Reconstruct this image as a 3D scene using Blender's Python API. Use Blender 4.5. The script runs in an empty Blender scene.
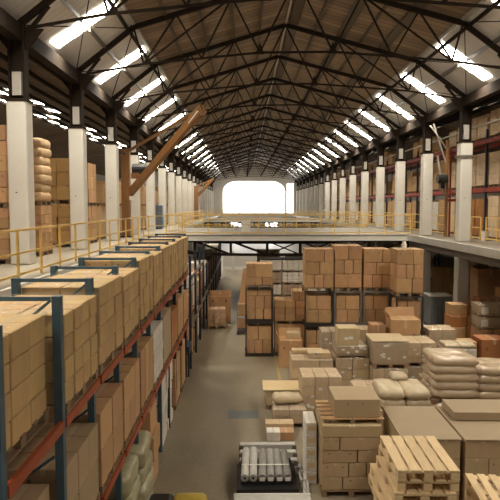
import bpy, bmesh, math, random
from mathutils import Vector, Matrix
random.seed(7)
S = bpy.context.scene
COL = S.collection
R = random.uniform
ORD = ['first','second','third','fourth','fifth','sixth','seventh','eighth','ninth','tenth','eleventh','twelfth',
       'thirteenth','fourteenth','fifteenth','sixteenth','seventeenth','eighteenth','nineteenth','twentieth',
       'twenty-first','twenty-second','twenty-third','twenty-fourth','twenty-fifth','twenty-sixth','twenty-seventh','twenty-eighth']

# ---------------------------------------------------------------- materials
def nt(name):
    m = bpy.data.materials.new(name); m.use_nodes = True
    t = m.node_tree; t.nodes.clear()
    o = t.nodes.new('ShaderNodeOutputMaterial')
    return m, t, o
def N(t, ty, **kw):
    n = t.nodes.new(ty)
    for k, v in kw.items(): setattr(n, k, v)
    return n
def mth(t, op, a, b=None, c=None):
    n = N(t, 'ShaderNodeMath', operation=op)
    for i, x in enumerate((a, b, c)):
        if x is None: continue
        if isinstance(x, (int, float)): n.inputs[i].default_value = x
        else: t.links.new(x, n.inputs[i])
    return n.outputs[0]
def mixc(t, f, a, b):
    n = N(t, 'ShaderNodeMix', data_type='RGBA')
    for i, x in ((0, f), (6, a), (7, b)):
        if isinstance(x, (int, float)): n.inputs[i].default_value = x
        elif isinstance(x, tuple): n.inputs[i].default_value = (*x, 1) if len(x) == 3 else x
        else: t.links.new(x, n.inputs[i])
    return n.outputs[2]
def simple(name, col, rough=.7, metal=0., nscale=3., namt=.25, bump=0., rnd=.0, stretch=(1,1,1), coat=0.):
    m, t, o = nt(name)
    p = N(t, 'ShaderNodeBsdfPrincipled'); t.links.new(p.outputs[0], o.inputs[0])
    tc = N(t, 'ShaderNodeTexCoord'); mp = N(t, 'ShaderNodeMapping'); mp.inputs['Scale'].default_value = stretch
    t.links.new(tc.outputs['Object'], mp.inputs[0])
    nz = N(t, 'ShaderNodeTexNoise'); nz.inputs['Scale'].default_value = nscale; nz.inputs['Detail'].default_value = 5
    t.links.new(mp.outputs[0], nz.inputs[0])
    v = mth(t, 'MULTIPLY_ADD', nz.outputs[0], namt*2, 1-namt)
    if rnd:
        oi = N(t, 'ShaderNodeObjectInfo')
        v = mth(t, 'MULTIPLY', v, mth(t, 'MULTIPLY_ADD', oi.outputs['Random'], rnd*2, 1-rnd))
    hs = N(t, 'ShaderNodeHueSaturation'); hs.inputs['Color'].default_value = (*col, 1)
    t.links.new(v, hs.inputs['Value']); t.links.new(hs.outputs[0], p.inputs['Base Color'])
    p.inputs['Roughness'].default_value = rough; p.inputs['Metallic'].default_value = metal
    p.inputs['Coat Weight'].default_value = coat; p.inputs['Coat Roughness'].default_value = .25
    if name == 'dark_roof_steel': p.inputs['Specular IOR Level'].default_value = .12
    if bump:
        b = N(t, 'ShaderNodeBump'); b.inputs['Strength'].default_value = bump; b.inputs['Distance'].default_value = .02
        t.links.new(nz.outputs[0], b.inputs['Height']); t.links.new(b.outputs[0], p.inputs['Normal'])
    return m
def cardboard(name, col, tape=(.62,.50,.33), rnd=.16, marks=True, coat=0.):
    """corrugated board with a taped centre seam on top and down the ends, and small printed marks"""
    m, t, o = nt(name)
    p = N(t, 'ShaderNodeBsdfPrincipled'); t.links.new(p.outputs[0], o.inputs[0])
    tc = N(t, 'ShaderNodeTexCoord'); oi = N(t, 'ShaderNodeObjectInfo')
    nz = N(t, 'ShaderNodeTexNoise'); nz.inputs['Scale'].default_value = 5; nz.inputs['Detail'].default_value = 4
    t.links.new(tc.outputs['Object'], nz.inputs[0])
    v = mth(t, 'MULTIPLY_ADD', nz.outputs[0], .26, .87)
    v = mth(t, 'MULTIPLY', v, mth(t, 'MULTIPLY_ADD', oi.outputs['Random'], rnd*2, 1-rnd))
    hs = N(t, 'ShaderNodeHueSaturation'); hs.inputs['Color'].default_value = (*col, 1)
    hue = mth(t, 'MULTIPLY_ADD', mth(t, 'FRACT', mth(t, 'MULTIPLY', oi.outputs['Random'], 7.3)), .016, .492)
    t.links.new(hue, hs.inputs['Hue']); t.links.new(v, hs.inputs['Value'])
    sp = N(t, 'ShaderNodeSeparateXYZ'); t.links.new(tc.outputs['Generated'], sp.inputs[0])
    nm = N(t, 'ShaderNodeSeparateXYZ'); t.links.new(tc.outputs['Normal'], nm.inputs[0])
    dy = mth(t, 'ABSOLUTE', mth(t, 'SUBTRACT', sp.outputs[0], .5))
    top = mth(t, 'GREATER_THAN', nm.outputs[2], .5)
    hi = mth(t, 'GREATER_THAN', sp.outputs[2], .86)
    zone = mth(t, 'MAXIMUM', top, mth(t, 'MULTIPLY', hi, mth(t, 'GREATER_THAN', mth(t, 'ABSOLUTE', nm.outputs[1]), .5)))
    tp = mth(t, 'MULTIPLY', zone, mth(t, 'LESS_THAN', dy, .055))
    c = mixc(t, mth(t, 'MULTIPLY', tp, .55), hs.outputs[0], tape)
    seam = mth(t, 'MULTIPLY', top, mth(t, 'LESS_THAN', dy, .007))
    c = mixc(t, mth(t, 'MULTIPLY', seam, .6), c, (.08,.05,.03))
    if marks:
        # two small dark printed blocks on the long faces
        fx = mth(t, 'ABSOLUTE', mth(t, 'SUBTRACT', dy, .3))
        a = mth(t, 'MULTIPLY', mth(t, 'LESS_THAN', fx, .035), mth(t, 'LESS_THAN', mth(t, 'ABSOLUTE', mth(t, 'SUBTRACT', sp.outputs[2], .72)), .05))
        a = mth(t, 'MULTIPLY', a, mth(t, 'GREATER_THAN', mth(t, 'FRACT', mth(t, 'MULTIPLY', oi.outputs['Random'], 13.7)), .55))
        a = mth(t, 'MULTIPLY', a, mth(t, 'SUBTRACT', 1, top))
        c = mixc(t, mth(t, 'MULTIPLY', a, .7), c, (.07,.05,.035))
    t.links.new(c, p.inputs['Base Color'])
    p.inputs['Roughness'].default_value = .72
    p.inputs['Coat Weight'].default_value = coat; p.inputs['Coat Roughness'].default_value = .3
    return m
def film(name, tint=(1,1,1), amt=.16, rough=.22, haze=.1, nscale=9):
    m, t, o = nt(name)
    tr = N(t, 'ShaderNodeBsdfTransparent'); gl = N(t, 'ShaderNodeBsdfGlossy'); df = N(t, 'ShaderNodeBsdfDiffuse')
    gl.inputs['Roughness'].default_value = rough; df.inputs[0].default_value = (*tint, 1)
    tc = N(t, 'ShaderNodeTexCoord'); nz = N(t, 'ShaderNodeTexNoise'); nz.inputs['Scale'].default_value = nscale; nz.inputs['Distortion'].default_value = 1.5
    mp = N(t, 'ShaderNodeMapping'); mp.inputs['Scale'].default_value = (1,1,.35); t.links.new(tc.outputs['Object'], mp.inputs[0]); t.links.new(mp.outputs[0], nz.inputs[0])
    b = N(t, 'ShaderNodeBump'); b.inputs['Strength'].default_value = .7; b.inputs['Distance'].default_value = .03
    t.links.new(nz.outputs[0], b.inputs['Height']); t.links.new(b.outputs[0], gl.inputs['Normal'])
    m1 = N(t, 'ShaderNodeMixShader'); t.links.new(mth(t, 'MULTIPLY', nz.outputs[0], haze*2), m1.inputs[0]); t.links.new(tr.outputs[0], m1.inputs[1]); t.links.new(df.outputs[0], m1.inputs[2])
    m2 = N(t, 'ShaderNodeMixShader'); m2.inputs[0].default_value = amt
    t.links.new(m1.outputs[0], m2.inputs[1]); t.links.new(gl.outputs[0], m2.inputs[2]); t.links.new(m2.outputs[0], o.inputs[0])
    return m
def emis(name, col, s):
    m, t, o = nt(name); e = N(t, 'ShaderNodeEmission'); e.inputs[0].default_value = (*col, 1); e.inputs[1].default_value = s
    t.links.new(e.outputs[0], o.inputs[0]); return m
def lines(name, col, col2, axis, period, duty=.1, rough=.8, namt=.3, bump=.0, wavy=False, vary=.25):
    """boards or corrugation running across one axis, in metres"""
    m, t, o = nt(name)
    p = N(t, 'ShaderNodeBsdfPrincipled'); t.links.new(p.outputs[0], o.inputs[0])
    tc = N(t, 'ShaderNodeTexCoord'); sp = N(t, 'ShaderNodeSeparateXYZ'); t.links.new(tc.outputs['Object'], sp.inputs[0])
    u = mth(t, 'DIVIDE', sp.outputs[axis], period)
    fr = mth(t, 'FRACT', mth(t, 'ADD', u, 100)); fl = mth(t, 'FLOOR', u)
    wn = N(t, 'ShaderNodeTexWhiteNoise', noise_dimensions='1D'); t.links.new(fl, wn.inputs['W'])
    nz = N(t, 'ShaderNodeTexNoise'); nz.inputs['Scale'].default_value = .9; nz.inputs['Detail'].default_value = 6
    t.links.new(tc.outputs['Object'], nz.inputs[0])
    v = mth(t, 'MULTIPLY', mth(t, 'MULTIPLY_ADD', nz.outputs[0], namt*2, 1-namt), mth(t, 'MULTIPLY_ADD', wn.outputs[0], vary*2, 1-vary))
    hs = N(t, 'ShaderNodeHueSaturation'); hs.inputs['Color'].default_value = (*col, 1); t.links.new(v, hs.inputs['Value'])
    c = mixc(t, mth(t, 'LESS_THAN', fr, duty), hs.outputs[0], col2)
    t.links.new(c, p.inputs['Base Color']); p.inputs['Roughness'].default_value = rough
    if bump:
        h = mth(t, 'SINE', mth(t, 'MULTIPLY', u, 6.2832)) if wavy else fr
        b = N(t, 'ShaderNodeBump'); b.inputs['Strength'].default_value = bump; b.inputs['Distance'].default_value = .03
        t.links.new(h, b.inputs['Height']); t.links.new(b.outputs[0], p.inputs['Normal'])
    return m
def concrete(name, c1, c2, rough=.5, scale=.5):
    m, t, o = nt(name)
    p = N(t, 'ShaderNodeBsdfPrincipled'); t.links.new(p.outputs[0], o.inputs[0])
    tc = N(t, 'ShaderNodeTexCoord')
    a = N(t, 'ShaderNodeTexNoise'); a.inputs['Scale'].default_value = scale; a.inputs['Detail'].default_value = 8; a.inputs['Roughness'].default_value = .65
    mp = N(t, 'ShaderNodeMapping'); mp.inputs['Scale'].default_value = (1, .45, 1)
    t.links.new(tc.outputs['Object'], mp.inputs[0]); t.links.new(mp.outputs[0], a.inputs[0])
    b = N(t, 'ShaderNodeTexNoise'); b.inputs['Scale'].default_value = 12; b.inputs['Detail'].default_value = 4
    t.links.new(tc.outputs['Object'], b.inputs[0])
    f = mth(t, 'MULTIPLY_ADD', b.outputs[0], .3, mth(t, 'MULTIPLY', a.outputs[0], .9))
    rp = N(t, 'ShaderNodeMapRange'); rp.inputs[1].default_value = .35; rp.inputs[2].default_value = .85; t.links.new(f, rp.inputs[0])
    t.links.new(mixc(t, rp.outputs[0], c1, c2), p.inputs['Base Color'])
    t.links.new(mth(t, 'MULTIPLY_ADD', a.outputs[0], .3, rough-.15), p.inputs['Roughness'])
    return m

M = {}
M['card']   = cardboard('kraft_cardboard', (.54,.32,.16))
M['cardy']  = cardboard('golden_cardboard', (.60,.385,.155), rnd=.10, coat=.1)
M['cardd']  = cardboard('grey_brown_cardboard', (.43,.305,.18), rnd=.06)
M['plain']  = simple('plain_grey_brown_board', (.43,.315,.19), nscale=3, namt=.1)
M['tanc']   = cardboard('pale_tan_cardboard', (.70,.53,.36), rnd=.08)
M['pale']   = cardboard('pale_cardboard', (.58,.43,.265), rnd=.10, marks=False)
M['mauve']  = cardboard('dull_grey_cardboard', (.42,.31,.21), rnd=.08, marks=False)
M['whitecard'] = cardboard('white_cardboard', (.72,.67,.60), rnd=.08)
M['redcard'] = cardboard('orange_brown_cardboard', (.42,.18,.06), rnd=.08)
M['cardm']  = simple('stacked_cardboard', (.54,.34,.17), nscale=1.2, namt=.2, rnd=.15)
M['baleb']  = simple('tan_sacking', (.58,.40,.23), nscale=4, namt=.25, rnd=.12, bump=.5)
M['sheet']  = simple('corrugated_sheet_card', (.35,.26,.165), nscale=2, namt=.12)
M['ply']    = simple('plywood', (.66,.50,.28), nscale=3, namt=.15, stretch=(1,6,1))
M['wood']   = simple('pine_board', (.68,.50,.29), nscale=6, namt=.2, rnd=.12, stretch=(6,1,6))
M['oldwood'] = simple('weathered_pallet_wood', (.26,.17,.10), nscale=6, namt=.3, rnd=.15)
M['beamwood'] = simple('brown_painted_timber', (.30,.145,.05), rough=.5, nscale=5, namt=.3, stretch=(1,1,.3))
M['sack']   = simple('plastic_paper_sack', (.50,.37,.245), rough=.32, nscale=6, namt=.12, rnd=.06, bump=.35, coat=.5)
M['sackp']  = simple('pale_woven_sack', (.56,.45,.30), rough=.5, nscale=7, namt=.12, rnd=.06, bump=.4, coat=.2)
M['bale']   = simple('olive_wrapped_bale', (.40,.36,.22), rough=.4, nscale=7, namt=.35, rnd=.12, bump=.9, coat=.4)
M['white']  = simple('white_painted_concrete', (.72,.69,.63), rough=.6, nscale=2, namt=.10)
M['label']  = simple('paper_label', (.85,.82,.76), nscale=30, namt=.2)
M['ink']    = simple('dark_print', (.05,.045,.04))
M['greycol'] = simple('grey_concrete_column', (.45,.43,.40), nscale=2, namt=.15)
M['dsteel'] = simple('dark_roof_steel', (.026,.018,.013), rough=.85, nscale=4, namt=.3)
M['msteel'] = simple('brown_grey_steel', (.15,.125,.105), rough=.5, nscale=4, namt=.25)
M['panel']  = simple('pale_steel_panel', (.45,.42,.38), rough=.5, nscale=4)
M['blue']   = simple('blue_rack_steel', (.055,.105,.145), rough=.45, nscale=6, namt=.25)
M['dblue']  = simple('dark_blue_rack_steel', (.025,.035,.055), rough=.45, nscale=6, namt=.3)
M['red']    = simple('orange_red_beam', (.36,.065,.02), rough=.45, nscale=6, namt=.25)
M['dred']   = simple('dark_red_beam', (.32,.035,.022), rough=.5, nscale=6, namt=.25)
M['yellow'] = simple('yellow_rail_paint', (.85,.58,.17), rough=.4, nscale=6, namt=.15)
M['cage']   = simple('dark_post_pallet_steel', (.035,.028,.026), rough=.5, nscale=6)
M['cageg']  = simple('grey_post_pallet_steel', (.20,.19,.18), rough=.45, nscale=6)
M['fascia'] = simple('light_grey_deck_steel', (.60,.58,.54), rough=.5, nscale=1.5, namt=.15)
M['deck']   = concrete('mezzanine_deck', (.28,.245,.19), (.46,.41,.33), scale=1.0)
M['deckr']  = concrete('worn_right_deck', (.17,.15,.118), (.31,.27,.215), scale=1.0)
M['floor']  = concrete('worn_concrete_floor', (.17,.14,.098), (.40,.34,.245), rough=.42, scale=.35)
M['plate']  = simple('grey_floor_plate', (.20,.22,.22), rough=.45, metal=.3, nscale=20)
M['yline']  = simple('faded_yellow_floor_paint', (.46,.33,.10), nscale=9, namt=.4)
M['roofb']  = lines('brown_roof_boards', (.27,.19,.12), (.07,.05,.035), 1, .42, .09, vary=.22)
M['roofc']  = lines('grey_corrugated_roofing', (.72,.69,.68), (.64,.61,.60), 1, .3, .15, vary=.03, namt=.10, bump=.12, wavy=True)
M['roofs']  = lines('dark_side_roof_boards', (.15,.10,.062), (.03,.022,.016), 1, .5, .12)
M['wall']   = simple('dim_plaster_wall', (.42,.37,.30), nscale=.7, namt=.2)
M['walle']  = simple('pale_end_wall', (.66,.64,.60), nscale=.7, namt=.1)
M['grey']   = simple('light_grey_profile', (.52,.50,.47), rough=.4, nscale=6)
M['roll']   = simple('grey_felt_roll', (.26,.245,.225), rough=.8, nscale=12, rnd=.18)
M['black']  = simple('black_plastic', (.018,.018,.018), rough=.4)
M['gbin']   = simple('blue_grey_bin', (.16,.175,.19), rough=.5, nscale=3)
M['bluedrum'] = simple('blue_plastic', (.10,.20,.36), rough=.4)
M['mach']   = simple('machine_yellow', (.62,.44,.06), rough=.35)
M['film']   = film('stretch_film', (.95,.82,.64), amt=.10, haze=.13)
M['filmy']  = film('thin_stretch_film', (.9,.82,.65), amt=.06, rough=.3, haze=.06)
M['sky']    = emis('skylight_daylight', (1,.92,.76), 18)
M['skys']   = emis('side_skylight_daylight', (1,.92,.76), 18)
M['win']    = emis('end_window_daylight', (1,.97,.92), 6)

# ---------------------------------------------------------------- mesh builder
class MB:
    def __init__(s): s.v = []; s.f = []
    def add(s, vs, fs):
        o = len(s.v); s.v += [tuple(v) for v in vs]; s.f += [tuple(i+o for i in f) for f in fs]; return s
    def hexa(s, vs): return s.add(vs, [(0,3,2,1),(4,5,6,7),(0,1,5,4),(1,2,6,5),(2,3,7,6),(3,0,4,7)])
    def box(s, x, y, z, sx, sy, sz, rz=0):
        """centred on x, y; z is the underside"""
        c, n = math.cos(rz), math.sin(rz); vs = []
        for k in (0, sz):
            for a, b in ((-1,-1),(1,-1),(1,1),(-1,1)):
                u, w = a*sx/2, b*sy/2; vs.append((x+u*c-w*n, y+u*n+w*c, z+k))
        return s.hexa(vs)
    def ext(s, x0, x1, y0, y1, z0, z1): return s.box((x0+x1)/2, (y0+y1)/2, z0, abs(x1-x0), abs(y1-y0), z1-z0)
    def bar(s, p, q, w, h=None):
        h = h or w; p, q = Vector(p), Vector(q); d = (q-p).normalized()
        up = Vector((0,0,1)) if abs(d.z) < .95 else Vector((0,1,0))
        a = d.cross(up).normalized()*w/2; b = a.normalized().cross(d)*h/2
        return s.hexa([p-a-b, p+a-b, p+a+b, p-a+b, q-a-b, q+a-b, q+a+b, q-a+b])
    def cyl(s, p, q, r, n=12, r2=None):
        r2 = r if r2 is None else r2; p, q = Vector(p), Vector(q); d = (q-p).normalized()
        up = Vector((0,0,1)) if abs(d.z) < .9 else Vector((0,1,0))
        a = d.cross(up).normalized(); b = a.cross(d); vs = []
        for c, rr in ((p, r), (q, r2)):
            for i in range(n):
                t = 2*math.pi*i/n; vs.append(c+a*math.cos(t)*rr+b*math.sin(t)*rr)
        fs = [(i, (i+1)%n, n+(i+1)%n, n+i) for i in range(n)] + [tuple(range(n))[::-1], tuple(range(n, 2*n))]
        return s.add(vs, fs)
    def mesh(s, name, m, bevel=0, smooth=False, seg=1):
        me = bpy.data.meshes.new(name); me.from_pydata(s.v, [], s.f); me.validate()
        bm = bmesh.new(); bm.from_mesh(me); bmesh.ops.recalc_face_normals(bm, faces=bm.faces)
        if bevel: bmesh.ops.bevel(bm, geom=bm.edges[:], offset=bevel, segments=seg, affect='EDGES', profile=.5)
        bm.to_mesh(me); bm.free()
        if smooth:
            for p in me.polygons: p.use_smooth = True
        me.materials.append(m); return me
    def build(s, name, m, parent=None, loc=(0,0,0), rz=0, bevel=0, smooth=False, seg=1):
        return link(name, s.mesh(name, m, bevel, smooth, seg), parent, loc, rz)
def link(name, me, parent=None, loc=(0,0,0), rz=0):
    o = bpy.data.objects.new(name, me); COL.objects.link(o); o.location = loc; o.rotation_euler = (0,0,rz)
    if parent: o.parent = parent
    return o
def tag(o, label, cat, group=None, kind=None):
    o['label'] = label; o['category'] = cat
    if group: o['group'] = group
    if kind: o['kind'] = kind
    return o
def thing(name, label, cat, loc=(0,0,0), rz=0, group=None):
    return tag(link(name, None, None, loc, rz), label, cat, group)
def struct(name, mb, m, **k):
    o = mb.build(name, m, **k); o['kind'] = 'structure'; return o
def copy_tree(o, parent=None):
    c = o.copy(); COL.objects.link(c)
    if parent: c.parent = parent
    for ch in KIDS.get(o.name, []) or [x for x in COL.objects if x.parent == o]: copy_tree(ch, c)
    return c
KIDS = {}
_cache = {}
def cached(key, fn):
    if key not in _cache: _cache[key] = fn()
    return _cache[key]

# ---------------------------------------------------------------- goods
GW = 'film-wrapped pale loads on the right floor'
def box_mesh(w, d, h, m, bev=.008):
    w, d, h = round(w, 2), round(d, 2), round(h, 3)
    return cached(('b', w, d, h, m, bev), lambda: MB().box(0,0,0,w,d,h).mesh('carton', M[m], bevel=bev))
def pallet_mesh(w, d, m='oldwood'):
    def f():
        b = MB(); n = 5
        for i in range(n): b.box(0, -d/2+.06+i*(d-.12)/(n-1), .11, w, .12, .022)
        for i in (-1,0,1):
            b.box(i*(w/2-.06), 0, 0, .10, d, .02)
            for j in (-1,0,1): b.box(i*(w/2-.06), j*(d/2-.07), .02, .11, .13, .09)
        return b.mesh('pallet', M[m])
    return cached(('p', round(w,2), round(d,2), m), f)
def rounded_shell(w, d, h, m):
    def f():
        return MB().box(0,0,.0,w,d,h).mesh('stretch_film', M[m], bevel=.035, seg=2, smooth=True)
    return cached(('f', round(w,2), round(d,2), round(h,2), m), f)
def load(label, group, x, y, z, w, d, h, nx, ny, nz, m='card', fm=None, pal=.13, rz=0, name='wrapped_pallet_load', shell=False, fine=True, cat='pallet load', jit=.006):
    """a pallet with its cartons, wrapped so that it moves as one; x, y is the middle"""
    t = thing(name, label, cat, (x,y,z), rz, group)
    if pal: link('pallet', pallet_mesh(w, d), t)
    ch = (h-pal)/nz
    if fine:
        for k in range(nz):
            off = .5 if False else 0
            for i in range(nx):
                for j in range(ny):
                    if 0 < i < nx-1 and 0 < j < ny-1 and k < nz-1: continue
                    link('carton', box_mesh(w/nx-(.03 if m == 'cardy' else .02), d/ny-(.03 if m == 'cardy' else .02), ch-(.014 if m == 'cardy' else .009), m), t,
                         (-w/2+(i+.5)*w/nx+R(-jit,jit), -d/2+(j+.5)*d/ny+R(-jit,jit), pal+.002+k*ch), R(-.006,.006))
    else:
        b = MB()
        for k in range(nz):
            for i in range(nx):
                for j in range(ny):
                    b.box(-w/2+(i+.5)*w/nx, -d/2+(j+.5)*d/ny, pal+k*ch, w/nx-R(.01,.03), d/ny-R(.01,.03), ch-.012)
        b.build('carton_stack', M[m], t)
    if group == GW:
        for q in range(7):
            link('paper_label', cached(('lab2',), lambda: MB().box(0,0,0,.10,.006,.065).mesh('paper_label', M['label'])), t, (R(-.42,.42)*w, -d/2-.004, pal+(h-pal)*R(.15,.85)))
    if fm: link('stretch_film', rounded_shell(w+.03, d+.03, h-pal+.02, fm), t, (0,0,pal))
    return t
def carton(label, group, x, y, z, w, d, h, m='card', rz=None, name='carton', stickers=0):
    o = link(name, box_mesh(w, d, h, m), None, (x,y,z), R(-.012,.012) if rz is None else rz)
    tag(o, label, 'carton', group)
    for i in range(stickers):
        sx = R(-.25,.25)*w
        s = link('paper_label', cached(('lab',), lambda: MB().box(0,0,0,.13,.006,.09).mesh('paper_label', M['label'])), o, (sx, -d/2-.001, h*R(.3,.6)))
    return o
LN = {1:['only'], 2:['upper','lower'], 3:['top','middle','bottom'], 4:['top','second','third','bottom'], 5:['top','second','third','fourth','bottom'], 6:['top','second','third','fourth','fifth','bottom']}
CN = {1:['full-width'], 2:['left','right'], 3:['left','middle','right'], 4:['far left','centre left','centre right','far right'], 5:['far left','second','middle','fourth','far right']}
def carton_stack(where, group, x0, y0, z, w, d, layers, m='card', back=True, dep=2, adj='brown'):
    """layers from the bottom up: (height, [widths as fractions]); front face at y0"""
    n = len(layers); zz = z
    for k, (h, fr) in enumerate(layers):
        s = sum(fr); xx = x0; rn = LN[n][n-1-k]
        for i, f in enumerate(fr):
            cw = w*f/s
            for j in range(dep):
                if j and not back: continue
                cd = d/dep
                lb = '%s carton in %s, %s row, %s' % (adj, where, rn, CN[len(fr)][i]) if not j else '%s carton in the hidden back half of %s' % (adj, where)
                carton(lb, group if not j else 'back cartons of '+where, xx+cw/2+R(-.004,.004), y0+cd*(j+.5)+(R(-.012,.012) if not j else 0), zz, cw-.022, cd-.02, h-.012, m)
            xx += cw
        zz += h
def frame_cage(label, x, y, z, w, d, h, m='cage', group='steel post pallets'):
    t = thing('post_pallet', label, 'steel frame', (x,y,z), 0, group)
    b = MB().box(0,0,.06,w,d,.05)
    for s in (-1,1): b.box(0, s*(d/2-.05), 0, w, .08, .07)
    b.build('base_tray', M[m], t)
    for a in (-1,1):
        for c in (-1,1):
            cpo = MB().box(a*(w/2-.03), c*(d/2-.03), .1, .055, .055, h-.1).build('corner_post', M[m], t)
            MB().box(a*(w/2-.03), c*(d/2-.03), 0, .09, .09, .1).build('foot', M[m], cpo)
    for c in (-1,1): MB().box(0, c*(d/2-.03), h-.05, w, .04, .05).build('cross_rail', M[m], t)
    for a in (-1,1): MB().box(a*(w/2-.03), 0, h-.05, .04, d, .05).build('side_rail', M[m], t)
    return t
def pillow_mesh(w, d, h, m, seed=0, key='sack'):
    def f():
        rr = random.Random(seed); nu, nv = 16, 12; vs = []; fs = []
        ph = [rr.uniform(0,6.28) for _ in range(6)]
        def P(i, j, s):
            u = -1+2*i/nu; v = -1+2*j/nv
            e = max(0, 1-abs(u)**7)**.5*max(0, 1-abs(v)**6)**.5
            wr = .09*math.sin(7*u+ph[0]+2*v)+.07*math.sin(9*v+ph[1]-3*u)+.05*math.sin(15*u+ph[2])*math.sin(11*v+ph[3])
            x = u*w/2*(1-.05*v*v); y = v*d/2*(1-.06*u*u)
            return (x, y, h/2+s*(h/2)*e*(1+wr*(1 if s > 0 else .3)))
        for s in (-1, 1):
            o = len(vs)
            for i in range(nu+1):
                for j in range(nv+1): vs.append(P(i,j,s))
            for i in range(nu):
                for j in range(nv):
                    a = o+i*(nv+1)+j; q = (a, a+nv+1, a+nv+2, a+1); fs.append(q if s > 0 else q[::-1])
        b = MB().add(vs, fs); me = bpy.data.meshes.new(key); me.from_pydata(b.v, [], b.f)
        bm = bmesh.new(); bm.from_mesh(me); bmesh.ops.remove_doubles(bm, verts=bm.verts, dist=.0005); bmesh.ops.recalc_face_normals(bm, faces=bm.faces); bm.to_mesh(me); bm.free()
        for p in me.polygons: p.use_smooth = True
        me.materials.append(M[m]); return me
    return cached((key, round(w,2), round(d,2), round(h,2), m, seed), f)
def sack(label, group, x, y, z, w, d, h, m='sack', rz=0, name='sack', cat='sack'):
    return tag(link(name, pillow_mesh(w, d, h, m, random.randint(0,4)), None, (x,y,z), rz), label, cat, group)
def bale_mesh(w, d, h, m, seed):
    def f():
        rr = random.Random(seed+50)
        bm = bmesh.new(); bmesh.ops.create_cube(bm, size=1)
        bmesh.ops.subdivide_edges(bm, edges=bm.edges[:], cuts=5, use_grid_fill=True)
        for v in bm.verts:
            x, y, z = v.co
            k = 1-.07*(abs(2*x)**6+abs(2*y)**6)*.5-.10*abs(2*z)**4
            n = .018*math.sin(9*x+seed)+.018*math.sin(11*y+2*seed)+rr.uniform(-.012,.012)
            v.co = (x*w*(k+n), y*d*(k+n), (z+.5)*h*(1-.0*n)+.012*math.sin(8*x+seed)*z)
        me = bpy.data.meshes.new('bale'); bm.to_mesh(me); bm.free()
        for p in me.polygons: p.use_smooth = True
        me.materials.append(M[m]); return me
    return cached(('bale', w, d, h, m, seed), f)
def wood_pallet(label, group, x, y, z, w, d, rz=0, along=True, m='wood'):
    """pallet whose deck boards run along its depth"""
    t = thing('wooden_pallet', label, 'pallet', (x,y,z), rz, group)
    n = 5 if w < 1 else 7
    bw = .138 if n == 5 else .11
    tb = cached(('tb', w, d, m), lambda: MB().box(0,0,0,bw,d,.022).mesh('deck_board', M[m], bevel=.003))
    for i in range(n): link('deck_board', tb, t, (-w/2+bw/2+i*(w-bw)/(n-1), 0, .122))
    cb = cached(('cb', w, d, m), lambda: MB().box(0,0,0,w,.13,.022).mesh('cross_board', M[m], bevel=.003))
    sb = cached(('sb', w, d, m), lambda: MB().box(0,0,0,.11,d,.02).mesh('bottom_board', M[m]))
    bl = cached(('bl', w, d, m), lambda: MB().box(0,0,0,.11,.14,.08).mesh('block', M[m], bevel=.003))
    for j in (-1,0,1): link('cross_board', cb, t, (0, j*(d/2-.07), .1))
    for i in (-1,0,1):
        link('bottom_board', sb, t, (i*(w/2-.056), 0, 0))
        for j in (-1,0,1): link('block', bl, t, (i*(w/2-.056), j*(d/2-.071), .02))
    return t
def railing(label, pts, z, step=1.35, group=None, toe=True, m='yellow', mesh=False):
    t = thing('guard_rail', label, 'railing', (pts[0][0], pts[0][1], z), 0, group)
    ox, oy = pts[0]
    P = [Vector((a-ox, b-oy, 0)) for a, b in pts]
    for nm, hh, w, h in (('top_rail', 1.08, .05, .05), ('mid_rail', .58, .04, .04)) + ((('toe_board', .12, .03, .05),) if toe else ()):
        b = MB()
        for p, q in zip(P, P[1:]): b.bar(p+Vector((0,0,hh)), q+Vector((0,0,hh)), w, h)
        b.build(nm, M[m], t)
    for p, q in zip(P, P[1:]):
        n = max(1, round((q-p).length/step))
        for i in range(n+1):
            if i == 0 and p != P[0]: continue
            c = p.lerp(q, i/n); MB().box(c.x, c.y, 0, .05, .05, 1.06).build('post', M[m], t)
    return t

# ================================================================ building shell
XL, XR, XC = -6.1, 9.88, 1.87
DZ = 4.4                       # mezzanine deck level
YE = 116.0
yl = lambda k: 16.6+5.7*k
yr = lambda k: 15.9+5.55*k
KS = list(range(-3, 18))
EAV, KIN, RID = 10.85, 12.42, 14.07
XKL, XKR = XC-5.85, XC+5.85
floor = struct('floor', MB().ext(-24, 24, -6, 118, -.1, 0), M['floor'])
# walls
struct('wall_left', MB().ext(-24.2,-24,-6,118,0,14), M['wall'])
struct('wall_right', MB().ext(24,24.2,-6,118,0,14), M['wall'])
w = struct('wall_back', MB().ext(-24,24,YE,YE+.2,0,15), M['walle'])
# roof sheets with thickness
def sheet(name, xa, za, xb, zb, y0, y1, m, th=.06):
    b = MB(); b.hexa([(xa,y0,za),(xb,y0,zb),(xb,y1,zb),(xa,y1,za),(xa,y0,za+th),(xb,y0,zb+th),(xb,y1,zb+th),(xa,y1,za+th)])
    return struct(name, b, m)
sheet('ceiling', XKL, KIN+.22, XC, RID+.22, -6, YE, M['roofb'])
sheet('ceiling', XC, RID+.22, XKR, KIN+.22, -6, YE, M['roofb'])
sheet('ceiling', XL-.3, EAV+.05, XKL, KIN+.16, -6, YE, M['roofc'])
sheet('ceiling', XKR, KIN+.16, XR+.3, EAV+.05, -6, YE, M['roofc'])
sheet('ceiling', -15.8, 12.75, XL-.3, 11.0, -6, YE, M['roofs'])
sheet('ceiling', -24, 11.2, -15.8, 12.75, -6, YE, M['roofs'])
sheet('ceiling', XR+.3, 11.0, 17.5, 13.2, -6, YE, M['roofs'])
sheet('ceiling', 17.5, 13.2, 24, 11.2, -6, YE, M['roofs'])
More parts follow.
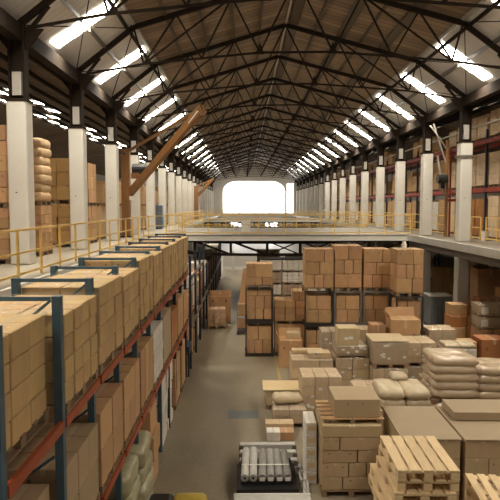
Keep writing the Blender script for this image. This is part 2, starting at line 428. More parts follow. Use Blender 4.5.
# roof skylights of the nave: one strip to each bay, from eave to knee
wn = 0
for k in range(-3, 17):
    for side in (0, 1):
        yc = (yl(k)+yl(k+1))/2+.2 if side == 0 else (yr(k)+yr(k+1))/2+.3
        xa, xb = (XL+.06, XKL-.12) if side == 0 else (XR-.06, XKR+.12)
        e0, k0 = (XL-.3, XKL) if side == 0 else (XR+.3, XKR)
        zs = lambda x: EAV+.05+(KIN+.11-EAV)*(x-e0)/(k0-e0)+.155
        za, zb = zs(xa), zs(xb)
        wn += 1; b = MB(); hw = .42
        n = 4
        for i in range(n):
            f0, f1 = i/n+.004, (i+1)/n-.004
            jj = (.025 if i % 2 else -.025)
            A = (xa+(xb-xa)*f0, za+(zb-za)*f0); B = (xa+(xb-xa)*f1, za+(zb-za)*f1)
            y0, y1 = yc-hw+jj, yc+hw+jj
            b.hexa([(A[0],y0,A[1]-.20),(B[0],y0,B[1]-.20),(B[0],y1,B[1]-.20),(A[0],y1,A[1]-.20),(A[0],y0,A[1]-.17),(B[0],y0,B[1]-.17),(B[0],y1,B[1]-.17),(A[0],y1,A[1]-.17)])
        struct('window_%d' % wn, b, M['sky'])
        if k < 10:
            for f in (.27, .73):
                L = bpy.data.lights.new('skylight_daylight', 'AREA'); L.shape = 'RECTANGLE'; L.size = .5; L.size_y = .5
                L.energy = 95; L.color = (1,.92,.76); L.spread = math.radians(125)
                lo = bpy.data.objects.new('skylight_daylight', L); COL.objects.link(lo)
                lo.location = (xa+(xb-xa)*f, yc, za+(zb-za)*f-.36)
# small skylights of the side roofs
for side, xs in ((-1, (-12.3, -13.7, -14.95)), (1, (15.0, 16.6))):
    for xi, x in enumerate(xs):
        for i in range(32):
            y = 14+i*3.1+xi*1.4
            if (i*5+xi*3) % 7 in (1,3,4) or (side > 0 and i % 2): continue
            wn += 1
            zf = 11.0+1.75*((XL-.3)-x)/9.4 if side < 0 else 11.0+2.2*(x-(XR+.3))/7.4
            g = (-1.75/9.4 if side < 0 else 2.2/7.4)
            b = MB(); hx, hy = (.62, .42)
            z0, z1 = zf-hx*g-.05, zf+hx*g-.05
            b.hexa([(x-hx,y-hy,z0),(x+hx,y-hy,z1),(x+hx,y+hy,z1),(x-hx,y+hy,z0),(x-hx,y-hy,z0+.03),(x+hx,y-hy,z1+.03),(x+hx,y+hy,z1+.03),(x-hx,y+hy,z0+.03)])
            struct('window_%d' % wn, b, M['skys'])
# end window with rounded shoulders, glazing bars as its child
def prof(x0, x1, z0, z1, r, y0, y1):
    pts = [(x0,z0)]
    for i in range(9): a = math.pi-i*math.pi/16; pts.append((x0+r+r*math.cos(a), z1-r*.75+r*.75*math.sin(a)))
    for i in range(9): a = math.pi/2-i*math.pi/16; pts.append((x1-r+r*math.cos(a), z1-r*.75+r*.75*math.sin(a)))
    pts.append((x1,z0)); n = len(pts)
    vs = [(x,y0,z) for x,z in pts]+[(x,y1,z) for x,z in pts]
    return vs, [tuple(range(n)), tuple(range(2*n-1,n-1,-1))]+[(i,(i+1)%n,n+(i+1)%n,n+i) for i in range(n)]
wn += 1
ew = struct('window_%d' % wn, MB().add(*prof(-4.0,7.85,4.6,10.7,2.6,YE-.06,YE-.02)), M['win'])
b = MB()
for i in range(1,4): b.ext(-4.0+i*2.96-.04,-4.0+i*2.96+.04,YE-.14,YE-.06,4.6,10.6)
b.ext(-3.9,7.75,YE-.14,YE-.06,8.8,8.88)
b.build('window_frame', M['panel'], ew)
wn += 1
struct('window_%d' % wn, MB().ext(8.3,9.5,YE-.06,YE-.02,4.6,10.3), M['win'])
wn += 1
struct('window_%d' % wn, MB().ext(-2.5,-.6,YE-.06,YE-.02,1.6,3.4), M['win'])
wn += 1
struct('window_%d' % wn, MB().ext(4.2,6.4,YE-.06,YE-.02,1.6,3.4), M['win'])
# side-roof purlins and valley rafters: fixed structure
for sgn, xa, xb in ((-1, XL-.35, -15.7), (1, XR+.35, 17.4)):
    for i in range(7):
        f = (i+.5)/7; x = xa+(xb-xa)*f; z = 10.9+(1.72 if sgn < 0 else 2.15)*f
        struct('trim_%d' % (i+1 if sgn < 0 else i+11), MB().ext(x-.05,x+.05,-6,YE,z-.13,z+.02), M['dsteel'])
# ridge, broad purlins, knee trim, eave beams (run the whole length)
T = 20
def longbar(x, z, w, h, m, name=None):
    global T; T += 1
    return struct('trim_%d' % T, MB().ext(x-w/2, x+w/2, -6, YE, z-h/2, z+h/2), M[m])
M['bandw'] = simple('broad_brown_roof_timber', (.10,.070,.042), nscale=1, namt=.2)
for u in (.25, 2.35, 4.2): longbar(XC+u+.12, RID+.14-.282*u, .42, .07, 'bandw')
for u in (1.15, 2.3, 3.5, 4.7): longbar(XC-u, RID+.12-.282*u, .09, .14, 'bandw')
for u in (1.3, 3.3): longbar(XC+u, RID+.12-.282*u, .07, .12, 'bandw')
for x in (XKL, XKR):
    longbar(x, KIN+.13, .13, .12, 'panel'); longbar(x+(.16 if x > XC else -.16), KIN-.12, .08, .12, 'dsteel')
longbar(XC+.02, RID+.1, .07, .1, 'panel')
for side, x0, x1 in ((0, XL, XKL), (1, XR, XKR)):
    for k in range(-3, 16):
        yf = (lambda k: (yl(k)+yl(k+1))/2+.2) if side == 0 else (lambda k: (yr(k)+yr(k+1))/2+.3)
        T += 1; xm = (x0+x1)/2
        struct('trim_%d' % T, MB().ext(xm-.04, xm+.04, yf(k)+.46, yf(k+1)-.46, 11.68, 11.82), M['msteel'])
for x in (XL, XR):
    longbar(x, EAV-.22, .34, .42, 'dsteel')

# roof trusses
def make_truss():
    t = thing('roof_truss', '', 'roof truss')
    s = .0146*0
    P = lambda u, z: (u, 0, z)
    tc = [(-7.95,EAV),(-5.85,KIN),(0,RID),(5.85,KIN),(7.95,EAV)]
    for a, b_ in zip(tc, tc[1:]): MB().bar(P(*a), P(*b_), .13, .17).build('rafter', M['dsteel'], t)
    bc = [(-7.95,EAV-.12),(-5.5,11.12),(-1.3,11.48),(1.3,11.48),(5.5,11.12),(7.95,EAV-.12)]
    for a, b_ in zip(bc, bc[1:]): MB().bar(P(*a), P(*b_), .07, .07).build('tie_bar', M['dsteel'], t)
    up = lambda u: RID-.282*abs(u)
    webs = [(0,RID,1.3,11.48),(1.3,11.48,2.3,up(2.3)),(2.3,up(2.3),5.5,11.12),(5.5,11.12,5.85,KIN),(1.3,11.48,.2,RID),(3.4,11.3,2.3,up(2.3)),(3.4,11.3,4.3,up(4.3)),(4.3,up(4.3),5.5,11.12)]
    for i, (a, za, c, zc) in enumerate(webs):
        if i == 4: continue
        for q in (-1, 1): MB().bar(P(q*a,za), P(q*c,zc), .06, .06).build('web_brace', M['dsteel'], t)
    for q in (-1, 1):
        MB().hexa([(q*1.3-.16,-.02,11.42),(q*1.3+.16,-.02,11.42),(q*1.3+.16,.02,11.42),(q*1.3-.16,.02,11.42),(q*1.3-.03,-.02,11.78),(q*1.3+.03,-.02,11.78),(q*1.3+.03,.02,11.78),(q*1.3-.03,.02,11.78)]).build('gusset_plate', M['dsteel'], t)
        MB().bar((q*7.95,0,10.35),(q*7.1,0,11.35),.09,.09).build('knee_brace', M['dsteel'], t)
    return t
tp = make_truss(); KIDS[tp.name] = [x for x in COL.objects if x.parent == tp]
for n, k in enumerate(KS):
    t = tp if n == 0 else copy_tree(tp)
    ya, yb = yl(k), yr(k)
    t.location = (XC, (ya+yb)/2, 0); t.rotation_euler = (0,0,math.atan2(yb-ya, 15.9))
    t['group'] = 'roof trusses'
    t['label'] = ('dark steel gambrel roof truss, behind the camera' if k < 0 else 'dark steel gambrel roof truss, %s from the camera along the nave' % ORD[k])
    if k < 0: t['group'] = 'roof trusses behind the camera'
# crossed wind bracing rods under the grey lower roof, left and right
for side in (0, 1):
    for k in range(0, 8):
        y0, y1 = (yl(k), yl(k+1)) if side == 0 else (yr(k), yr(k+1))
        xa, xb = (XL, XKL) if side == 0 else (XR, XKR)
        t = thing('wind_brace', 'thin crossed bracing rods under the %s grey roof slope, %s bay from the front' % (('left','right')[side], ORD[k]), 'brace', ((xa+xb)/2,(y0+y1)/2,11.3), 0, 'crossed roof rods')
        o = Vector(t.location)
        MB().bar(Vector((xa,y0,EAV))-o, Vector((xb,y1,KIN))-o, .03).build('rod', M['dsteel'], t)
        MB().bar(Vector((xa,y1,EAV))-o, Vector((xb,y0,KIN))-o, .03).build('rod', M['dsteel'], t)

# ---------------------------------------------------------------- mezzanines
EL, ER = -4.72, 9.2
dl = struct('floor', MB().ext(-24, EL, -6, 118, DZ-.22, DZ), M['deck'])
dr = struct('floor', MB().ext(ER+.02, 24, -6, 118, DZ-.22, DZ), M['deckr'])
def trimbar(mb, m):
    global T; T += 1; return struct('trim_%d' % T, mb, M[m])
trimbar(MB().ext(EL, EL+.10, -6, 31.6, DZ-.34, DZ-.02), 'fascia')
trimbar(MB().ext(EL+.10, EL+.34, -6, 31.6, DZ-.34, DZ-.28), 'fascia')
trimbar(MB().ext(EL, EL+.10, 44, 118, DZ-.34, DZ-.02), 'fascia')
trimbar(MB().ext(ER-.10, ER, -6, 118, DZ-.30, DZ+.02), 'fascia')
trimbar(MB().ext(EL-.5, EL-.3, -6, 118, DZ-.75, DZ-.22), 'msteel')
trimbar(MB().ext(ER+.35, ER+.55, -6, 118, DZ-.7, DZ-.22), 'msteel')
# columns, left and right
def make_col(lean):
    t = thing('column', '', 'column')
    s = MB().box(0,0,DZ,.54,.54,8.84-DZ).mesh('column_shaft', M['white'], bevel=.05, seg=2); link('column_shaft', s, t)
    MB().box(0,0,0,.54,.54,DZ-.3).build('lower_shaft', M['greycol'], t, bevel=.04)
    MB().box(0,0,8.8,.58,.58,.07).build('cap_plate', M['dsteel'], t)
    b = MB(); b.box(-.2,0,8.87,.05,.3,1.95); b.box(.2,0,8.87,.05,.3,1.95); b.box(0,0,8.87,.38,.05,1.95); b.build('steel_post', M['dsteel'], t)
    MB().box(0,-.10,8.97,.24,.12,.62).build('cover_panel', M['panel'], t)
    MB().hexa([(-.25,-.05,10.2),(.25,-.05,10.2),(.25,.05,10.2),(-.25,.05,10.2),(-.7,-.05,10.75),(.7,-.05,10.75),(.7,.05,10.75),(-.7,.05,10.75)]).build('bracket', M['dsteel'], t)
    MB().box(-.04,-.272,6.35,.045,.012,.03).build('stencil_mark', M['ink'], t)
    return t
cp = make_col(0); KIDS[cp.name] = [x for x in COL.objects if x.parent == cp]
cols = {}
n = 0
for side in (0, 1):
    for k in KS:
        if side == 1 and k < -1: continue
        t = cp if n == 0 else copy_tree(cp); n += 1
        t.location = (XL if side == 0 else XR, yl(k) if side == 0 else yr(k), 0)
        sn = ('left','right')[side]
        vis = k >= (0 if side == 0 else 1)
        kk = k if side == 0 else k-1
        if vis: t['label'] = 'white square column with dark steel top, %s along the %s walkway' % (ORD[kk], sn); t['group'] = 'white columns'
        else: t['label'] = 'white square column of the %s row, out of view beside the camera' % sn; t['group'] = 'columns beside the camera ' + sn
# haunched cross beams under the right deck
for k in range(1, 10):
    t = thing('haunch_beam', 'grey haunched cross beam under the right deck at its %s column' % ORD[k-1], 'beam', (XR, yr(k), 0), 0, 'haunch beams')
    b = MB(); b.ext(.272, 5.5, -.15, .15, DZ-.6, DZ-.24); b.build('beam', M['greycol'], t)
    MB().hexa([(.27,-.12,3.2),(.3,-.12,3.2),(.3,.12,3.2),(.27,.12,3.2),(.27,-.12,3.8),(1.3,-.12,3.8),(1.3,.12,3.8),(.27,.12,3.8)]).build('haunch', M['greycol'], t)
for k in range(0, 9):
    x0 = -20; t = tag(MB().ext(-13, -.272, -.12, .12, DZ-.55, DZ-.24).build('deck_beam', M['msteel'], None, (XL, yl(k), 0)), 'dark cross beam under the left deck at its %s column' % ORD[k], 'beam', 'left deck beams')

# ---------------------------------------------------------------- footbridges
def bridge(label, y0, y1, cham):
    t = thing('footbridge', label, 'footbridge', (XC+.4, y0, DZ))
    ox, oy = XC+.4, y0
    pts = [(EL-.02,y0-cham),(EL+1.4*min(1,cham),y0),(ER+.02,y0),(ER+.02,y1),(EL-.02,y1)]
    n = len(pts); vs = [(x-ox,y-oy,-.2) for x,y in pts]+[(x-ox,y-oy,0) for x,y in pts]
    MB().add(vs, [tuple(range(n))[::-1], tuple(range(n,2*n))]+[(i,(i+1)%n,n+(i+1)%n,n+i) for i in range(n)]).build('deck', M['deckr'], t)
    b = MB()
    for p, q in ((pts[0],pts[1]),(pts[1],pts[2])):
        b.bar((p[0]-ox,p[1]-oy-.06,-.21),(q[0]-ox,q[1]-oy-.06,-.21),.12,.22)
    b.bar((pts[1][0]-ox,-.2,-.30),(pts[2][0]-ox,-.2,-.30),.3,.04)
    b.build('fascia', M['fascia'], t)
    for side, yy in ((0,.1),(1,y1-y0-.1)):
        x0, x1 = -4.74-ox, ER-ox; L = x1-x0
        xs = [-4.74,-2.74,-.74,1.3,3.15,5.0,7.0,ER-.05]
        xs = [q-ox for q in xs]; ft = lambda x: (x-x0)/L
        zb = lambda f: -1.12+.30*(2*f-1)**4
        b = MB(); b.bar((x0,yy,-.36),(x1,yy,-.36),.16,.12); b.build('top_chord', M['dsteel'], t)
        b = MB(); m = 18
        for i in range(m): b.bar((x0+L*i/m,yy,zb(i/m)),(x0+L*(i+1)/m,yy,zb((i+1)/m)),.16,.15)
        b.build('bottom_chord', M['dsteel'], t)
        for i, x in enumerate(xs): MB().bar((x,yy,zb(ft(x))),(x,yy,-.36),.14,.26 if i in (3,4) else .17).build('truss_post', M['dsteel'], t)
        for i in range(7):
            xa, xb = xs[i], xs[i+1]
            if i < 3: MB().bar((xa,yy,-.36),(xb,yy,zb(ft(xb))),.09,.12).build('diagonal_brace', M['dsteel'], t)
            else:
                MB().bar((xa,yy-.04,zb(ft(xa))),(xb,yy-.04,-.36),.04,.07).build('diagonal_brace', M['dsteel'], t)
                if i in (3,4): MB().bar((xa,yy+.04,-.36),(xb,yy+.04,zb(ft(xb))),.04,.07).build('diagonal_brace', M['dsteel'], t)
    return t
bridge('steel footbridge spanning the hall, dark truss under a grey deck edge', 33.4, 44.5, 2.6)
bridge('far footbridge across the hall, just below the end window', 72.5, 76.5, .5)
railing('yellow guard rail along the left walkway up to the footbridge', [(EL-.14,7),(EL-.14,30.6),(EL+1.3,33.5),(ER+.1,33.5)], DZ, 1.45)
railing('yellow guard rail on the far side of the near footbridge', [(EL-.1,44.3),(ER-.1,44.3)], DZ, 1.7)
railing('yellow guard rail on the left edge beyond the near footbridge', [(EL-.14,45.0),(EL-.14,72.4)], DZ, 2.0)
railing('yellow guard rail on the right edge beyond the near footbridge', [(ER-.14,45.0),(ER-.14,72.4)], DZ, 2.0)
railing('yellow guard rail of the far footbridge under the end window', [(EL+.4,72.6),(ER-.3,72.6)], DZ, 2.0)
railing('yellow guard rail between red racks and the near right columns', [(11.05,31.4),(11.05,27.9)], DZ, 1.2)
railing('yellow guard rail at the right picture edge, before the red racks', [(11.05,27.3),(11.05,22.5)], DZ, 1.2)
railing('yellow guard rail along the right walkway level with the footbridge', [(11.05,60.0),(11.05,32.4)], DZ, 1.7)
def screen(label, x, y, rz=0):
    t = thing('mesh_gate', label, 'gate', (x,y,DZ), rz)
    b = MB()
    for i in range(7): b.box(-.55+i*.183,0,.15,.025,.025,.95)
    b.build('bars', M['yellow'], t)
    MB().box(0,0,.1,1.2,.04,.05).box(0,0,.6,1.2,.04,.05).box(0,0,1.1,1.2,.04,.05).build('gate_frame', M['yellow'], t)
screen('yellow barred gate panel on the footbridge by the left walkway', -4.1, 36.0)
t = thing('control_cabinet', 'small white cabinet standing on the near footbridge deck', 'cabinet', (.12,36.5,DZ))
MB().box(0,0,0,.56,.3,.72).build('body', M['whitecard'], t, bevel=.01); dd = MB().box(0,-.16,.06,.48,.012,.6).build('door', M['label'], t); MB().box(.18,-.18,.35,.02,.03,.1).build('handle', M['black'], dd)
t = thing('waste_bin', 'small white bin between the two rails on the right deck', 'bin', (11.15,27.6,DZ))
MB().cyl((0,0,0),(0,0,.42),.15,16,.18).build('body', M['label'], t); MB().cyl((0,0,.42),(0,0,.45),.19,16).build('rim', M['fascia'], t)

# ================================================================ left aisle racking
RX0, RX1 = -3.02, -1.98
posts = [4.72+1.6*i for i in range(11)]
t = thing('pallet_rack', 'long blue pallet rack with orange-red beams on the left of the aisle', 'rack', ((RX0+RX1)/2,posts[0],0))
o = Vector(t.location)
for i, y in enumerate(posts):
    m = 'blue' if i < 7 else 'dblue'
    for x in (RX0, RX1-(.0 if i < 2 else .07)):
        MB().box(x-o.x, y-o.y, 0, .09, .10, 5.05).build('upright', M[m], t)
    MB().bar((RX0-o.x,y-o.y,5.02),(RX1-.07-o.x,y-o.y,5.02),.035,.045).build('top_tie', M[m], t)
    for z0, z1 in ((.3,1.2),(1.2,1.85),(2.6,3.3),(4.2,5.0)):
        MB().bar((RX0-o.x,y-o.y,z0),(RX1-.07-o.x,y-o.y,z1),.025,.03).build('end_brace', M[m], t)
for i in range(10):
    for z in (1.905, 3.605):
        for x in (RX0, RX1+.035):
            MB().box(x-o.x, (posts[i]+posts[i+1])/2-o.y, z, .05, 1.5, .11).build('beam', M['red'], t)
# upper loads
for i in range(10):
    y = (posts[i]+posts[i+1])/2; h = [1.16,1.12,1.2,1.15,1.27,1.22,1.26,1.25,1.27,1.25][i]
    nx = [3,4,3,3,4,3,3,3,3,3][i]
    load('film-wrapped golden cartons on the top level of the left rack, %s bay from the front' % ORD[i], 'wrapped loads on the top level of the left rack',
         (RX0+RX1)/2+(-.07 if i == 0 else .035), y, 3.725, (1.0 if i == 0 else 1.08), 1.47, h, 2, nx, 4, 'cardy', 'filmy', pal=.10, rz=[0,.012,-.01,.008,-.012,.01,0,-.01,.012,0][i], jit=.012)
# a loose carton layer behind, against the deck
kinds = {0:('cardd',3,2),1:('cardd',3,2),2:('card',2,2),3:('card',3,2),4:('card',3,1),5:('whitecard',1,5),6:('mauve',1,1),7:('redcard',2,2),8:('card',2,2),9:('card',2,2)}
for i in range(10):
    y = (posts[i]+posts[i+1])/2; m, ny, nz = kinds[i]
    h = [1.02,1.10,1.16,1.16,1.22,1.25,1.3,1.1,1.2,1.1][i]
    load('%s load, middle level of the left rack, %s bay from the front' % ({'cardd':'grey-brown','card':'brown','whitecard':'white','mauve':'pale grey','redcard':'orange-brown'}[m], ORD[i]),
         'loads on the middle level of the left rack', (RX0+RX1)/2+(-.07 if i == 0 else .03), y, 2.025, (.98 if i == 0 else 1.06), 1.46, h, 2, ny, nz, m, None, pal=.10, name='pallet_load')
# ground level: bulging wrapped bales, cartons, white sacks
nm = 0
for r, (y, hs) in enumerate(((8.9,3),(10.1,4),(11.3,4),(12.2,0))):
    for k in range(hs):
        tag(link('wrapped_bale', bale_mesh(1.24,1.16,.385,'bale',(r+k)%4), None, (-2.45+R(-.04,.04), y+R(-.05,.05), .02+k*.37), R(-.08,.08)),
            'olive film-wrapped bale under the left rack, %s pile from the front, %s layer up' % (ORD[r], ORD[k]), 'bale', 'olive wrapped bales')
for k, (h, dx) in enumerate(((.62,0),(.5,.05),(.55,-.02))):
    carton('brown carton on the floor under the left rack behind the bales, %s' % ('lowest','middle','highest')[k], 'cartons behind the bales', -2.42+dx, 12.75, [0,.63,1.14][k], .95, .95, h, 'card')
for r, y in enumerate((14.9, 16.2)):
    for k in range(6):
        carton('white carton at floor level in the left rack, %s pile, %s layer up' % (('nearer','farther')[r], ORD[k]), 'white cartons under the left rack', -2.52+R(-.03,.03), y, k*.28, .96, 1.1, .275, 'whitecard')
for r, y in enumerate((17.9, 19.6)):
    load('brown cartons at floor level of the left rack, %s of two last bays' % ('nearer','farther')[r], 'floor loads in the left rack', -2.5, y, 0, 1.0, 1.2, 1.5, 2, 2, 3, 'card', name='pallet_load')
# dark blue rack beyond
posts2 = [21.9+2.4*i for i in range(13)]
t = thing('pallet_rack', 'dark rack beyond the long left rack, passing under the footbridge', 'rack', (-2.5,posts2[0],0))
for i, y in enumerate(posts2):
    for x in (RX0, RX1): MB().box(x+2.5, y-posts2[0], 0, .09, .1, 4.2 if y < 30 else 3.0).build('upright', M['dblue'], t)
    for z0, z1 in ((.2,1.1),(1.1,2.0),(2.0,2.9)): MB().bar((RX0+2.5,y-posts2[0],z0),(RX1+2.5,y-posts2[0],z1),.03,.03).build('end_brace', M['dblue'], t)
for i in range(12):
    for z in (1.5,) + ((3.3,) if posts2[i] < 28 else ()):
        for x in (RX0, RX1+.03): MB().box(x+2.5, (posts2[i]+posts2[i+1])/2-posts2[0], z, .05, 2.3, .12).build('beam', M['msteel'], t)
for i in range(12):
    y = (posts2[i]+posts2[i+1])/2
    load('load on the upper shelf of the dark left rack, %s bay beyond the long rack' % ORD[i], 'loads in the dark left rack, upper', -2.55, y, 1.63, .95, 2.0, 1.0+.35*(i % 3 == 1)+.1*(i % 2), 2, 3, 3, ['redcard','whitecard','card'][i % 3], name='pallet_load', fine=i < 3)
    load('load on the floor of the dark left rack, %s bay beyond the long rack' % ORD[i], 'loads in the dark left rack, floor', -2.55, y, 0, .95, 2.0, 1.2, 2, 3, 3, ['card','cardd','whitecard'][i % 3], name='pallet_load', fine=i < 3)
# small workshop frame at the aisle, dark blue
t = thing('steel_trestle', 'small dark blue steel trestle at the aisle end of the long rack', 'trestle', (-1.9,19.9,0))
# stands against the rack end
for a in (-.14,.14):
    for c in (-.5,.5): MB().box(a,c,0,.05,.05,1.0).build('leg', M['dblue'], t)
b = MB()
for z in (.78,.9,1.0): b.box(0,0,z,.34,1.1,.05)
b.build('shelf', M['dblue'], t)
t.location = (-2.1, 21.3, 0)

# ---------------------------------------------------------------- aisle goods far away
tt = thing('open_carton_bin', 'large open cardboard bin at the far left of the aisle', 'carton', (-1.25,30.7,0))
MB().box(0,-.42,.1,1.12,.02,1.3).box(0,.42,.1,1.12,.02,1.5).box(-.55,0,.1,.02,.84,1.3).box(.55,0,.1,.02,.84,1.3).box(0,0,.1,1.1,.84,.9).build('box_body', M['card'], tt)
MB().bar((-.55,-.43,1.42),(.55,-.43,1.42),.03,.03).build('rim', M['card'], tt); link('pallet', pallet_mesh(1.15,.9), tt)
load('leaning wrapped cartons in front of the large open cardboard bin', 'aisle end load', -1.36, 29.35, 0, .88, .7, .98, 3, 2, 4, 'card', 'film', rz=.08, name='wrapped_pallet_load')
t = thing('roll_cage', 'tall narrow roll cage beside the carton towers, far right of the aisle', 'trolley', (-.12,28.0,0))
for a in (-1,1):
    for c in (-1,1):
        MB().box(a*.2,c*.3,.12,.03,.03,1.25).build('post', M['cageg'], t); MB().cyl((a*.2-.02,c*.3,.07),(a*.2+.02,c*.3,.07),.07).build('wheel', M['black'], t)
MB().box(0,0,.13,.42,.62,.04).build('base', M['cage'], t)
MB().box(0,0,.75,.4,.6,.02).build('shelf', M['cageg'], t)
tag(MB().hexa([(-.22,-.02,0),(.2,-.02,0),(.2,.05,0),(-.22,.05,0),(-.02,-.02,1.7),(.28,-.02,1.7),(.28,.05,1.7),(-.02,.05,1.7)]).build('cardboard_sheet', M['card'], None, (-.03,28.9,1.3)), 'tall tan cardboard sheet standing upright behind the first carton tower', 'cardboard')
sheetbase = load('brown pallet load under the upright cardboard sheet', None, -.05, 29.0, 0, .5, .7, 1.29, 1, 1, 2, 'card', name='pallet_load')
# partition and bright far lower hall
struct('wall_partition', MB().ext(-1.95,9.0,56,56.15,0,1.45), M['walle'])
struct('trim_5001', MB().ext(-1.95,9.0,55.93,56,.02,.32), M['label'])
tag(MB().ext(-.12,.12,-.1,.1,0,1.9).build('bollard_post', M['white'], None, (-1.0,54.5,0)), 'white post standing before the far lower partition', 'post')

# ================================================================ carton towers on the right of the aisle
GT = 'cartons of the towers right of the aisle'
# tower A
frame_cage('dark steel post frame, lowest in the tower nearest the aisle', .61, 24.15, 0, 1.12, 1.1, 1.38)
frame_cage('dark steel post frame, upper one in the tower nearest the aisle', .61, 24.15, 1.38, 1.12, 1.1, 1.36)
carton_stack('the lowest frame nearest the aisle', GT, .12, 23.66, .12, .98, .95, [(.55,[1,1,1.2]),(.55,[1,1.2])])
carton_stack('the upper frame nearest the aisle', GT, .12, 23.66, 1.50, .98, .95, [(.4,[1,1,1]),(.55,[1,1.1,.9]),(.24,[1,1.4])])
tag(link('pallet', pallet_mesh(1.12,1.1), None, (.61,24.15,2.74)), 'dark wooden pallet on top of the two post frames nearest the aisle', 'pallet')
carton_stack('the top pile nearest the aisle', GT, .08, 23.66, 2.875, 1.06, .95, [(.30,[1,.8,1.2]),(.55,[1,1.7])])
# tower B with crates and window pallets
load('brown carton load with dark gaps behind the open cardboard bin', 'tower B loads', 1.85, 24.3, 0, 1.22, 1.1, 1.28, 3, 2, 3, 'card', name='pallet_load')
load('brown carton load with dark gaps, upper one between the first two towers', 'tower B loads', 1.85, 24.3, 1.28, 1.24, 1.1, .95, 3, 2, 3, 'card', name='pallet_load')
carton_stack('the short pile between the first two towers', GT, 1.95, 23.8, 2.24, .8, 1.0, [(.36,[1,1,.8])])
def open_bin(label, x, y, z, w, d, h, m='card'):
    t = thing('open_carton_bin', label, 'carton', (x,y,z), R(-.05,.05)); th = .015
    MB().box(0,0,0,w,d,h).build('box_body', M[m], t, bevel=.01)
    f = MB(); f.hexa([(-w/2,-d/2-.25,h-.12),(w/2,-d/2-.25,h-.12),(w/2,-d/2,h+.01),(-w/2,-d/2,h+.01),(-w/2,-d/2-.25,h-.105),(w/2,-d/2-.25,h-.105),(w/2,-d/2,h+.025),(-w/2,-d/2,h+.025)]); 
    f2 = MB().hexa([(-w/2,d/2,h),(w/2,d/2,h),(w/2,d/2+th,h),(-w/2,d/2+th,h),(-w/2,d/2+.1,h+.3),(w/2,d/2+.1,h+.3),(w/2,d/2+.1+th,h+.3),(-w/2,d/2+.1+th,h+.3)])
    f2.build('flap', M[m], t)
    MB().hexa([(-w/2-.0,-d/2,h),(-w/2+th,-d/2,h),(-w/2+th,d/2,h),(-w/2,d/2,h),(-w/2-.12,-d/2,h+.24),(-w/2-.12+th,-d/2,h+.24),(-w/2-.12+th,d/2,h+.24),(-w/2-.12,d/2,h+.24)]).build('flap', M[m], t)
    return t
open_bin('tall brown box with open flaps on the floor before the towers', 1.75, 22.35, 0, .84, .8, 1.02)
carton('small tan carton lying on the tall box with open flaps', None, 1.85, 22.4, 1.035, .5, .5, .22, 'pale')
# towers C..F
TW = [('C', 2.35, 1.12, 23.0, 'second', [(.5,[1,.9,1]),(.5,[1,.95]),(.5,[1.6,.8])]),
      ('D', 3.50, 1.06, 23.0, 'third', [(.54,[1,1.05]),(.54,[.75,.7,.7]),(.55,[1,1])]),
      ('E', 4.62, 1.04, 23.0, 'fourth', [(.5,[1,1,.9]),(.48,[1,1.1]),(.52,[1.7,.7])]),
      ('F', 5.55, .98, 21.6, 'fifth', [(.52,[1.4,1]),(.52,[1,.8,1]),(.54,[1.5,1])])]
for nm_, x, w_, y, o_, top in TW:
    d_ = 1.1; zb = 0
    for q in range(2):
        hh = 1.36
        frame_cage('%s post frame of the %s carton tower from the aisle' % (('lower','upper')[q], o_), x+w_/2, y+d_/2, q*hh, w_+.02, d_+.02, hh, 'cageg' if nm_ in 'DE' else 'cage')
        carton_stack('the %s frame of the %s tower' % (('lower','upper')[q], o_), GT, x+.07, y+.05, q*hh+.115, w_-.14, d_-.1,
                     [(.52,[1,1] if (q+len(nm_)) % 2 else [1,1.1]),(.54,[.7,1] if nm_ != 'E' else [1,1.6])])
    tag(link('pallet', pallet_mesh(w_, d_), None, (x+w_/2,y+d_/2,2*1.36)), 'wooden pallet under the top cartons of the %s tower from the aisle' % o_, 'pallet', 'tower pallets')
    carton_stack('the top of the %s tower' % o_, GT, x, y+.02, 2*1.36+.135, w_, d_-.04, top)
tag(MB().cyl((0,0,0),(0,0,.16),.1,14).cyl((0,0,.16),(0,0,.25),.07,14).build('white_pot', M['label'], None, (5.95,22.2,4.44)), 'small white container on top of the fifth carton tower', 'container')
open_bin('open-flapped brown box standing before the fifth carton tower', 5.55, 20.7, 0, 1.02, .8, 2.1)
carton('brown carton left of the open-flapped box at the fifth tower', None, 4.64, 20.75, 0, .5, .6, 1.9, 'card')
# grey-white shelf goods behind the first towers
for i in range(3):
    for k in range(5):
        x = 1.4+i*1.15
        o_ = load('grey-white packed layer behind the first towers, %s stack from the aisle, %s layer up' % (ORD[i], ORD[k]), 'grey-white packed layers', x, 31.6, k*.64, 1.1, 1.0, .636, 4, 1, 3, 'whitecard' if (i+k) % 3 else 'mauve', name='packed_layer', pal=.08, fine=False)
tag(MB().ext(-1.7,1.7,-.5,.5,0,.06).build('dark_board', M['black'], None, (2.55,31.6,3.2)), 'long dark board lying on the grey-white packed stacks', 'board')
for i in range(4):
    load('tan pallet load far behind the towers, %s from the aisle' % ORD[i], 'loads far behind the towers', 1.6+i*1.9, 40, 0, 1.5, 1.2, 3.1-.3*(i % 2), 3, 2, 5, ['pale','whitecard','card','pale'][i], name='pallet_load', fine=False)

